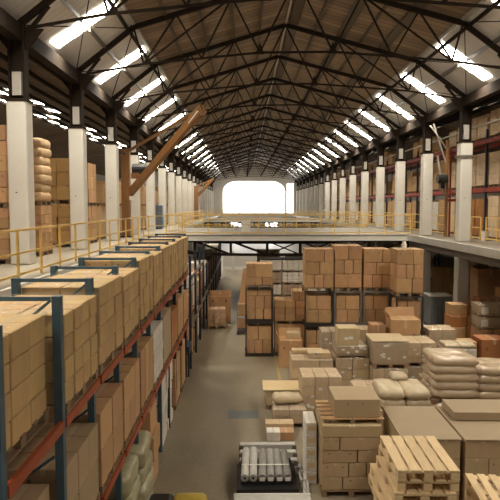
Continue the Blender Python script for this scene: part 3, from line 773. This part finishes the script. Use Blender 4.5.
# ---------------------------------------------------------------- film-wrapped pale loads
GW = 'film-wrapped pale loads on the right floor'
load('film-wrapped pale cartons, wide stack on the left, next to yellow floor line', GW, 2.13, 18.95, 0, 1.28, 1.2, 1.22, 3, 3, 4, 'pale', 'film')
carton('flat pale carton lying on the wide wrapped stack by the floor line', 'cartons on the wide wrapped stack', 2.36, 18.75, 1.245, .7, .5, .16, 'pale', stickers=2)
carton('thin pale carton at the back of the wide wrapped stack', 'cartons on the wide wrapped stack', 2.06, 19.3, 1.245, 1.0, .3, .10, 'pale')
load('film-wrapped pale cartons behind the wide stack, tall with white labels', GW, 3.02, 20.9, 0, .66, .9, 1.66, 2, 2, 4, 'mauve', 'film')
load('film-wrapped pale pallet carrying a smaller box, centre of the floor', GW, 3.42, 19.1, 0, 1.06, 1.1, 1.22, 2, 2, 3, 'pale', 'film')
load('low wrapped tray on the centre pale pallet under the square box', GW, 3.40, 19.0, 1.24, 1.0, .9, .36, 1, 1, 1, 'mauve', 'film', pal=.05)
carton('square pale carton with a white label, atop the centre wrapped pallet', None, 3.30, 19.0, 1.61, .66, .66, .54, 'pale', stickers=2)
load('wrapped grey-brown box load with pale lid, upper one at the centre right', GW, 4.5, 18.65, 1.02, 1.08, 1.15, .80, 1, 1, 1, 'mauve', 'film')
load('wrapped carton load below the grey-brown box with pale lid', GW, 4.5, 18.65, 0, 1.08, 1.15, 1.0, 3, 2, 3, 'pale', 'film')
tag(MB().ext(-.55,.55,-.58,.58,0,.02).build('card_lid', M['pale'], None, (4.5,18.65,1.85)), 'pale card lid on the wrapped grey-brown box', 'lid')
load('wrapped labelled cartons right of the grey-brown box with pale lid', GW, 5.75, 19.65, .8, .98, 1.1, .78, 2, 2, 3, 'pale', 'film')
load('wrapped load beneath the labelled cartons, beside the tall sack pile', GW, 5.75, 19.65, 0, .98, 1.1, .79, 2, 2, 2, 'mauve', 'film')
load('long wrapped pale load behind the grey-brown box', GW, 4.72, 22.0, 0, .98, .8, 1.5, 2, 1, 4, 'pale', 'film')
load('wrapped pale load in front of the fifth tower, flat top', GW, 7.15, 21.7, 0, 1.0, .9, 1.56, 2, 2, 4, 'pale', 'film')
load('wrapped white load with dark print, behind the tall sack pile', GW, 7.25, 20.1, 0, 1.06, .9, 1.22, 2, 2, 3, 'whitecard', 'film')
for q in range(2): sack('pale flat sack on the wrapped load behind the sack pile, %s' % ('left','right')[q], 'flat sacks behind the pile', 7.0+q*.52, 20.1, 1.24, .55, .85, .14, 'sackp')
load('dim wrapped load between the grey-brown box and the sacks', GW, 5.75, 17.3, 0, 1.0, 1.0, .95, 2, 2, 3, 'mauve', 'film')
load('low wrapped pale load behind the pale woven sacks', GW, 3.75, 16.8, 0, 1.3, 1.0, .9, 3, 2, 3, 'pale', 'film')
load('low wrapped load before the wide stack, in front of the towers', GW, 2.18, 17.0, 0, 1.12, 1.0, 1.22, 3, 2, 4, 'pale', 'film')
# sack pile M: six layers of two
tag(link('pallet', pallet_mesh(1.3,1.2), None, (5.55,15.95,0)), 'dark pallet under the tall glossy sack pile', 'pallet')
tag(link('pallet', pallet_mesh(1.25,1.15), None, (5.55,15.95,.80)), 'dark pallet halfway up the tall glossy sack pile', 'pallet')
z = .14
for k in range(8):
    if k == 3: z = .94
    for q in range(2):
        sack('glossy tan sack in the tall pile, %s layer from the floor, %s one' % (ORD[k], ('front','back')[q]), 'sacks of the tall pile',
             5.55+R(-.05,.05), 15.95+(q-.5)*.58, z, 1.26, .68, .26, 'sack', R(-.04,.04))
    z += .213
# N pile
tag(link('pallet', pallet_mesh(1.4,1.2), None, (7.15,16.9,0)), 'dark pallet under the lower sack pile at the right', 'pallet')
for k in range(6):
    for q in range(2):
        sack('tan sack in the lower pile at the right edge, %s layer up, %s one' % (ORD[k], ('front','back')[q]), 'sacks of the lower pile',
             7.15+R(-.03,.03), 16.9+(q-.5)*.58, .14+k*.225, 1.4, .68, .26, 'sack', R(-.04,.04))
# O: pale sacks on a load
load('carton load under the pale woven sacks', None, 3.78, 14.3, 0, 1.15, 1.1, 1.2, 2, 2, 3, 'pale', 'film')
for k in range(2):
    for q in range(2):
        sack('pale woven sack, %s layer, %s one, behind the large cardboard-topped load' % (('lower','upper')[k], ('left','right')[q]), 'pale woven sacks',
             3.78+(q-.5)*.58, 14.25, 1.22+k*.22, .64, 1.2, .27, 'sackp', R(-.05,.05))
sack('single pale sack lying across the top of the pale woven sacks', None, 3.85, 14.7, 1.68, .42, .5, .16, 'sackp')

# ---------------------------------------------------------------- near right stacks
# P: big carton block with pallet and box on top
carton_stack('the big block at the bottom centre', 'cartons of the big block', 1.60, 12.0, .14, 1.24, 1.15, [(.27,[.35,.65]),(.30,[.45,.3,.25]),(.27,[.6,.4]),(.27,[.3,.7]),(.25,[1])], 'cardd', adj='grey-brown')
tag(link('pallet', pallet_mesh(1.26,1.2), None, (2.22,12.58,0)), 'dark pallet under the big carton block at the bottom centre', 'pallet')
tp_ = thing('wooden_pallet', 'thin wooden pallet lying on the big carton block, under the single box', 'pallet', (2.26,12.75,1.505), 0)
b = MB()
for i in range(5): b.box(0,-.52+i*.26,.07,1.3,.17,.02)
b.build('deck_boards', M['card'], tp_)
MB().box(-.55,0,0,.1,1.2,.07).box(0,0,0,.1,1.2,.07).box(.55,0,0,.1,1.2,.07).build('bearers', M['oldwood'], tp_)
o_ = carton('square grey-brown carton on the thin pallet atop the big block', None, 2.36, 12.68, 1.597, .95, .95, .385, 'plain', rz=0, stickers=0)
for q in (-.2,.12): MB().box(q,-.474,.28,.03,.012,.02).build('hand_hole', M['ink'], o_)
# Wp: white cartons strip beside P
for k in range(5):
    carton('white carton with a yellow label beside the big block, %s from the floor' % ORD[k], 'white cartons beside the big block', 1.455, 12.95+.02*k, k*.265, .23, .75, .26, 'whitecard', stickers=0)
    MB().box(0,0,0,.15,.008,.10).build('yellow_label', M['ply'], list(COL.objects)[-1], (0,-.378,.09))
# Q and R
def capped(label, x0, x1, y0, y1, h, layers):
    t = thing('carton_block', label, 'pallet load', ((x0+x1)/2,(y0+y1)/2,0), -.03)
    w_, d_ = x1-x0, y1-y0
    link('pallet', pallet_mesh(w_, d_), t)
    zz = .135
    for (hh, n_) in layers:
        for i in range(n_):
            link('carton', box_mesh(w_/n_-.012, d_-.02, hh-.006, 'cardd'), t, (-w_/2+(i+.5)*w_/n_, 0, zz))
        zz += hh
    MB().box(0,0,zz,w_+.03,d_+.03,.02).build('top_sheet', M['sheet'], t)
    return t
hq = 1.62
capped('carton load capped with a flat grey-brown sheet, behind the wooden pallets', 3.02, 4.12, 11.0, 12.85, 1.62, [(.36,3),(.37,2),(.37,3),(.36,2)])
capped('carton load capped with a grey sheet, rightmost near the picture edge', 4.20, 5.55, 10.95, 12.75, 1.62, [(.36,3),(.37,2),(.37,3),(.36,2)])
tag(MB().box(0,0,0,1.35,.85,.17).build('cardboard_slab', M['sheet'], None, (4.98,12.35,1.625), -.03, bevel=.008), 'flat grey-brown box lying across the back of the rightmost capped load', 'carton')
# S: stack of pine pallets
zz = 0
for k in range(18):
    top_k = 17-k
    dx = 0 if top_k == 0 else R(-.05,.02)-(.02 if top_k in (1,2) else 0)
    dy = 0 if top_k == 0 else R(-.04,.04)
    rz = -.03 if top_k == 0 else R(-.03,.03)
    if top_k in (3,4): dx -= .14; 
    if top_k < 6:
        wood_pallet(['pine pallet with pale clean boards, topmost of the tall pallet stack','pine pallet second from the top of the tall pallet stack','pine pallet third from the top of the tall pallet stack','pine pallet fourth down in the tall stack, shifted left','pine pallet fifth down in the tall stack, shifted left','pine pallet sixth down in the tall pallet stack'][top_k],
                    'pine pallets of the tall stack', 2.40+dx, 8.07+dy, zz, .80, 1.18, rz)
    else:
        tag(link('wooden_pallet', cached('pl', lambda: pallet_mesh(.8,1.18,'wood')), None, (2.36+dx,8.07+dy,zz), rz), 'pine pallet low in the tall stack, below the picture', 'pallet', 'hidden pine pallets of the tall stack')
    zz += .1445
zz = 0
for k in range(14):
    rz = -.12
    if 13-k < 3:
        wood_pallet('weathered slatted pallet in the stack at the bottom right, %s' % ('topmost','second down','third down')[13-k], 'pallets of the bottom right stack', 3.78, 8.05, zz, 1.1, 1.1, rz, m='wood')
    else:
        tag(link('wooden_pallet', pallet_mesh(1.1,1.1,'wood'), None, (3.78,8.05,zz), rz), 'pallet low in the bottom right stack, below the picture', 'pallet', 'hidden pallets of the bottom right stack')
    zz += .1445

# ---------------------------------------------------------------- rolls and profiles on a pallet
tag(link('pallet', pallet_mesh(1.3,2.1), None, (.52,12.85,0)), 'dark low pallet under the grey rolls and profiles', 'pallet')
for i, (y, h) in enumerate(((13.75,.30),(13.5,.22),(13.2,.16))):
    t = thing('profile_bundle', 'long light grey profile lying crosswise behind the rolls, %s' % ('farthest','middle one','nearest')[i], 'profile', (.55,y,.135), 0, 'grey crosswise profiles')
    MB().box(0,0,0,1.3,.16,h).build('profile', M['grey'], t, bevel=.015)
    for q in (-.62,.62): MB().box(q,-.005,.03,.1,.18,h-.06).build('end_cap', M['msteel'], t)
tag(MB().ext(-.66,.62,-.62,.62,0,.08).build('black_tray', M['black'], None, (.5,12.50,.135)), 'black tray under the grey rolls', 'tray')
for i in range(6):
    x = .02+i*.178; r = .083
    t = thing('felt_roll', 'grey roll lying lengthwise on the black tray, %s from the left' % ORD[i], 'roll', (x+R(-.01,.01), 12.08, .365), R(-.04,.03), 'grey rolls')
    L = [1.05,1.08,.98,1.0,1.0,.96][i]
    rb = MB().cyl((0,0,0),(0,L,.15),r,20).build('roll_body', M['grey' if i < 2 else 'roll'], t)
    MB().cyl((0,-.008,-.001),(0,0,0),r*.35,12).build('core', M['ink'], rb)
    if i >= 2: MB().box(0,-.012,-.06,.11,.006,.08).build('paper_label', M['label'], rb)
tag(MB().bar((-.55,0,0),(.46,0,0),.03,.010).build('strap', M['label'], None, (.5,12.42,.503)), 'pale strap tied across the grey rolls', 'strap')
tag(MB().box(0,0,0,1.1,.14,.07).build('roll_rest', M['black'], None, (.48,12.18,.215)), 'black block supporting the near ends of the grey rolls', 'support')
tag(MB().box(0,0,0,1.1,.14,.18).build('roll_rest', M['black'], None, (.48,12.95,.215)), 'black block supporting the far ends of the grey rolls', 'support')
t = thing('steel_table', 'low white-edged metal table cut off by the bottom of the picture', 'table', (.55,11.15,0))
MB().box(0,0,.28,1.5,.6,.04).build('table_top', M['grey'], t, bevel=.008); MB().box(0,.31,.24,1.52,.02,.1).build('edge_strip', M['label'], t)
for a in (-.7,.7):
    for c in (-.24,.24): MB().box(a,c,0,.05,.05,.28).build('leg', M['black'], t)
for i in range(8):
    tag(MB().cyl((0,0,0),(0,.05,.0),.045,12).cyl((0,.01,0),(0,.4,0),.03,12).build('pipe', M['grey'], None, (1.25+.07*(i % 2)+.03*(i//2 % 2), 11.75+.42*(i//2), .05), R(-.06,.06)), 'short grey pipe in the loose pile right of the rolls', 'pipe', 'short grey pipes beside the rolls')
# V small boxes
carton('small pale carton with an open lid behind the profiles', 'small cartons behind the profiles', .93, 15.55, 0, .74, .34, .30, 'pale')
carton('small brown carton standing right, behind the profiles', 'small cartons behind the profiles', 1.08, 15.15, 0, .40, .36, .22, 'card')
carton('small white-sided carton standing left, behind the profiles', 'small cartons behind the profiles', .75, 15.1, 0, .34, .36, .24, 'whitecard')
# W: sheet-topped load, wrapped boxes
load('low wrapped load topped with a plywood sheet beside the aisle', None, 1.14, 17.78, 0, 1.0, .9, .55, 2, 2, 2, 'pale', 'film')
tag(MB().box(0,0,0,1.12,.98,.03).build('plywood_sheet', M['ply'], None, (1.12,17.78,.575)), 'pale plywood sheet on the low load beside the aisle', 'sheet')
load('silvery film-wrapped cartons on the floor before the plywood-topped load', None, 1.24, 16.25, 0, .92, .75, .5, 2, 2, 2, 'mauve', 'film', pal=.1)
sack('crumpled pale bag resting on the silvery wrapped cartons', None, 1.2, 16.45, .53, .84, .5, .24, 'sackp', .1)
# floor marks
struct('trim_5002', MB().ext(1.20,1.28,19.3,23.4,0,.004), M['yline'])
struct('trim_5003', MB().ext(-.46,.42,16.6,17.25,0,.006), M['plate'])
# yellow and black machine at the bottom edge
t = thing('floor_machine', 'yellow and black machine hood cut off at the bottom of the aisle', 'machine', (-1.25,10.75,0))
MB().box(.22,0,.1,.66,.95,.42).build('hood', M['mach'], t, bevel=.12, seg=3, smooth=True)
MB().box(-.33,0,.1,.46,.95,.40).build('battery_box', M['black'], t, bevel=.08, seg=2)
for a in (-.4,.35):
    for c in (-.3,.3):
        wh = MB().cyl((a-.05,c,.13),(a+.05,c,.13),.13,16).build('wheel', M['black'], t); MB().cyl((a-.06,c,.13),(a+.06,c,.13),.05,10).build('hub', M['grey'], wh)

# ---------------------------------------------------------------- under the right mezzanine
t = thing('steel_bin', 'blue-grey steel bin standing between the lower columns on the right', 'bin', (9.7,29.7,0))
MB().box(0,0,.15,1.05,1.0,1.4).build('bin_body', M['gbin'], t, bevel=.02); MB().box(0,0,1.55,1.12,1.06,.06).build('rim', M['fascia'], t)
for a in (-.45,.45): MB().box(a,0,0,.12,1.0,.15).build('skid', M['black'], t)
b = MB()
for i in range(5): b.box(-.4+i*.2,-.51,.25,.03,.03,1.2)
b.build('ribs', M['gbin'], t)
for i in range(4):
    for j in range(2):
        carton('brown carton in the stepped pile behind the sack piles, %s row up, %s' % (ORD[i], ('left','right')[j]), 'stepped carton pile', 8.85+j*.72+i*.06, 24.9+.1*i, i*.47, .68, .8, .46, 'card' if (i+j) % 2 else 'redcard')
for i in range(4):
    for j in range(2):
        carton('dark brown carton in the rear pile at the right columns, %s row up, %s' % (ORD[i], ('left','right')[j]), 'rear carton pile right', 10.65+j*.75, 26.3, i*.49, .7, .8, .48, 'redcard' if (i*j) % 2 == 0 else 'card')
carton('large orange-brown carton at the right edge behind the sacks', None, 8.98, 21.55, 0, .95, .9, 1.22, 'redcard')
carton('tan carton standing left of the large orange-brown carton', None, 8.1, 21.6, 0, .6, .7, 1.1, 'card')
for k in range(2):
    load('film-wrapped box with white label at the right edge, %s of two' % ('lower','upper')[k], 'wrapped boxes at the right edge', 9.62, 23.2, 1.26+k*.48, 1.1, .9, .46, 1, 1, 1, 'cardd', 'film', pal=.03)
    MB().box(-.36,-.46,.1,.28,.008,.28).build('paper_label', M['label'], list(COL.objects)[-1].parent)
load('plain brown load under the two wrapped boxes at the right edge', None, 9.62, 23.2, 0, 1.1, .9, 1.25, 2, 2, 3, 'card', name='pallet_load')
k_ = 0
for r in range(5):
    for c in range(3):
        x, y = 12.6+c*1.9, 24.5+r*3.2
        k_ += 1
        load('dim carton load under the right deck, %s row back, %s from the columns' % (ORD[r], ORD[c]), 'dim loads under the right deck', x, y, 0, 1.3, 1.1, [1.6,2.2,2.8][(r+c) % 3], 3, 2, 4, ['card','cardd','redcard','pale'][(r*2+c) % 4], name='pallet_load', fine=False)
t = thing('storage_rack', 'dim dark storage rack under the right deck behind the columns', 'rack', (11.6,22.0+17.6,0))
for a in (-1.2,1.2):
    for c in (-.4,.4): MB().box(a,c,0,.08,.08,3.6).build('upright', M['dblue'], t)
for z in (1.2,2.4): MB().box(0,0,z,2.5,.9,.08).build('shelf', M['msteel'], t)
for k in range(2):
    for j in range(2): carton('dim carton on the dark rack under the right deck, %s shelf, %s' % (('lower','upper')[k], ('left','right')[j]), 'cartons on the dim rack', 11.0+j*1.1, 39.6, [1.285,2.485][k], .8, .7, .6, ['card','whitecard'][(j+k) % 2])

# ================================================================ left mezzanine goods
def mezz_load(label, group, x, y, z, w, d, h, m, fine, nx=2, ny=3, nz=4, pal=.13, name='pallet_load', fm=None):
    return load(label, group, x, y, z, w, d, h, nx, ny, nz, m, fm, pal=pal, name=name, fine=fine, jit=.02)
for i, y in enumerate((12.6, 14.4, 17.2)):
    for q, (z_, h_) in enumerate(((DZ,1.55),(DZ+1.56,1.95))):
        mezz_load('tan carton load at the first left column, %s stack, %s' % (('nearest','middle','farthest')[i], ('lower','upper')[q]), 'loads before the first left column', -7.05-.02*q, y, z_, 1.15, 1.25, h_+(.3 if q else 0), 'card', True, 2, 3, 5)
# bale column behind the first column: each wrapped paper bale
mezz_load('narrow carton stack on the deck under the tan bale pile, left walkway', None, -6.98, 19.75, DZ, 1.05, 1.1, 1.62, 'card', True, 2, 3, 5)
tag(link('pallet', pallet_mesh(1.05,1.1), None, (-6.98,19.75,DZ+1.62)), 'dark pallet between tan bale pile and the carton stack', 'pallet')
for k in range(7):
    tag(link('wrapped_bale', bale_mesh(1.12,1.14,.30,'baleb',k % 4), None, (-6.98+R(-.03,.03),19.75,DZ+1.755+k*.285), R(-.03,.03)),
        'tan bale in the tall pile behind the first left column, %s up' % ORD[k], 'bale', 'tan bales behind the first left column')
for i, (x, y, h1, h2, m) in enumerate(((-8.5,20.9,1.75,1.5,'card'),(-7.3,24.2,1.7,1.75,'cardy'),(-7.1,25.9,1.6,1.8,'card'),(-8.7,17.4,1.6,1.2,'card'),(-8.7,15.6,1.6,1.2,'card'),(-8.9,23.0,1.7,1.6,'redcard'))):
    for q, (z_, h_) in enumerate(((DZ,h1),(DZ+h1+.01,h2))):
        mezz_load('brown load on the left deck, %s %s' % (('lower one','upper one')[q], ['in the rear row beyond bale pile','just beyond the second column','second stack beyond the second column','in the rear row beside bale pile','in the rear row before bale pile','in the rear row at second column'][i]),
                  'stacked loads on the near left deck', x, y, z_, 1.25, 1.35, h_, m, True, 2, 3, 3)
random.seed(21)
for k in range(2, 17):
    for s_ in range(3):
        y = yl(k)+1.15+s_*1.65
        if s_ == 2 and k % 2: continue
        for q, (z_, h_) in enumerate(((DZ,1.6+.1*(s_ % 2)),(DZ+1.605+.1*(s_ % 2),R(.9,1.7)))):
            mezz_load('brown carton load on the left deck, %s column bay, %s stack, %s' % (ORD[k], ORD[s_], ('lower','upper')[q]), 'loads along the left walkway', -7.2-R(0,.15), y, z_, 1.15, 1.3, h_, random.choice(['cardm','cardm','baleb']), False, 2, 3, random.choice([3,4,5]))
t = thing('blue_cabinet', 'blue upright cabinet among the left columns beyond the crane post', 'cabinet', (-5.95,41.9,DZ))
MB().box(0,0,.1,.62,.6,1.55).build('body', M['bluedrum'], t, bevel=.02); dd = MB().box(0,-.31,.2,.5,.02,1.35).build('door', M['gbin'], t); MB().box(.2,-.34,.8,.02,.04,.15).build('handle', M['black'], dd); MB().box(0,0,0,.5,.5,.1).build('plinth', M['black'], t)

# left jib crane of brown timber
def boom(t, p, q, w, h, m='beamwood', name='boom'): return MB().bar(Vector(p)-Vector(t.location), Vector(q)-Vector(t.location), w, h).build(name, M[m], t)
t = thing('jib_crane', 'brown wooden derrick crane on the left walkway with two arms raised over the hall', 'crane', (-6.05,31.0,DZ))
boom(t, (-6.05,31,DZ), (-6.05,31,8.9), .42, .36, name='mast')
tip = (-1.75,27.3,10.5)
boom(t, (-6.0,31,8.75), (tip[0],tip[1],10.45), .10, .12, name='upper_arm')
boom(t, (-5.9,31,6.6), (tip[0]-.1,tip[1],10.4), .24, .34, name='lower_arm')
boom(t, (-5.5,30.9,6.75), (tip[0]-.3,tip[1],10.25), .06, .06, 'label', name='cable')
MB().cyl((4.2,-3.6,6.0-.2),(4.2,-3.8,6.0-.2),.16,16).build('pulley', M['beamwood'], t)
MB().box(.3,-.1,1.9,.2,.2,.2).build('pivot_plate', M['label'], t)
MB().bar((-.1,-2.9,4.25),(.0,0,4.25),.08,.1).build('wall_bracket', M['dsteel'], t)
MB().cyl((.3,.25,3.5),(1.0,.25,3.5),.28,16).build('winch_motor', M['black'], t); MB().box(.45,.2,3.0,.4,.3,.3).build('motor_mount', M['beamwood'], t)
MB().box(0,0,0,.6,.6,.05).build('base_plate', M['dsteel'], t)
# second, far left derrick (brown, small)
t = thing('jib_crane', 'small brown derrick far down the left walkway near the end window', 'crane', (-5.7,72,DZ))
boom(t, (-5.7,72,DZ), (-5.7,72,8.4), .5, .5, name='mast'); boom(t, (-5.6,72,7.2), (-3.6,71,9.2), .25, .3, name='arm'); boom(t, (-5.7,72,8.3),(-3.6,71,9.2), .12,.12, name='tie')
# right jib crane
t = thing('jib_crane', 'red-brown derrick crane with pale arms among the right columns', 'crane', (10.55,31.3,DZ))
boom(t, (10.55,31.3,DZ), (10.55,31.3,9.4), .13, .16, 'beamwood', 'mast'); boom(t, (10.8,31.5,DZ), (10.8,31.5,8.9), .08, .10, 'dred', 'mast_stay')
boom(t, (10.5,31.3,8.2), (9.7,31.0,10.2), .05, .07, 'panel', 'arm'); boom(t, (10.55,31.3,8.9), (9.5,30.9,10.1), .05, .06, 'panel', 'arm')
boom(t, (10.4,31.3,6.6), (10.0,31.2,8.6), .07, .09, 'panel', 'strut')
MB().cyl((-.55,-.2,3.0),(-.05,-.2,3.0),.24,14).build('winch_motor', M['black'], t); MB().box(-.3,-.2,2.5,.2,.25,.3).build('motor_mount', M['black'], t)
boom(t, (10.55,31.3,6.3), (11.6,31.3,6.3), .12, .14, 'dred', 'wall_arm')
t = thing('column_clamp', 'dark steel band clamped round the second right column near its top', 'clamp', (XR,yr(2),8.15))
MB().box(0,-.3,0,.66,.05,.1).box(0,.3,0,.66,.05,.1).box(-.31,0,0,.05,.6,.1).box(.31,0,0,.05,.6,.1).build('band', M['msteel'], t)
tag(MB().ext(-.03,.03,0,60,-.03,.03).build('handrail_pipe', M['panel'], None, (XR+.6,22,9.55)), 'long thin pipe running high along the right column row', 'pipe')

# ================================================================ right mezzanine racks
RY = [23.4+2.9*i for i in range(24)]
t = thing('pallet_rack', 'long dark red pallet rack on the right deck behind the columns', 'rack', (12.3,RY[0],DZ))
for i, y in enumerate(RY):
    for x in (11.75,12.9): MB().box(x-12.3,y-RY[0],0,.09,.12,5.3).build('upright', M['dblue'], t)
for i in range(23):
    for z in (2.28, 4.62):
        if 23*2*2 > 100: pass
        MB().box(-.57,(RY[i]+RY[i+1])/2-RY[0],z,.06,2.76,.2).box(.6,(RY[i]+RY[i+1])/2-RY[0],z,.06,2.76,.2).build('beam', M['dred'], t)
random.seed(5)
for i in range(22):
    fine = i < 4
    for q in range(2):
        y = RY[i]+.78+q*1.34
        for lv, (z_, h_) in enumerate(((DZ,R(1.75,2.1)),(DZ+2.49,R(1.5,1.95) if i < 5 else R(1.0,1.9)),(DZ+4.83,R(.9,1.3)))):
            if (i*7+q*3+lv) % 11 == 5 and not fine: continue
            if lv == 2 and i > 3 and (i+q) % 3: continue
            m = 'whitecard' if (i*3+q+lv*5) % 9 == 4 else ('redcard' if (i == 2 and lv == 0) else 'pale' if (i+q+lv) % 2 else 'card')
            mm = {'pale':'tanc','card':'tanc','redcard':'redcard','whitecard':'tanc'}[m] if fine else ('cardm' if m in ('card','pale') else m)
            load('%s load in the red rack, %s bay from the near end, %s level, %s' % ({'whitecard':'tan' if fine else 'white','redcard':'orange-brown','pale':'tan','card':'tan' if fine else 'brown'}[m], ORD[i], ('deck','middle','top')[lv], ('nearer','farther')[q]),
                 'loads in the red rack', 12.33, y, z_, 1.05, 1.2, h_, 2, 3, 6 if lv else 4, mm, None, name='pallet_load', fine=fine, jit=.01)

# ================================================================ light and camera
w = bpy.data.worlds.new('World'); S.world = w; w.use_nodes = True
w.node_tree.nodes['Background'].inputs[0].default_value = (1,.88,.70,1); w.node_tree.nodes['Background'].inputs[1].default_value = .25

cam = bpy.data.cameras.new('Camera'); co = bpy.data.objects.new('Camera', cam); COL.objects.link(co); S.camera = co
cam.sensor_width = 36; cam.lens = 43.2; cam.clip_end = 400; cam.clip_start = .05
px = math.atan(44/600); yw = math.atan(6/600*math.cos(px))
co.location = (0,0,6.0); co.rotation_euler = (math.pi/2-px, 0, -yw)
S.view_settings.view_transform = 'Standard'; S.view_settings.look = 'None'; S.view_settings.gamma = 1; S.view_settings.use_curve_mapping = False
S.view_settings.exposure = 0.0
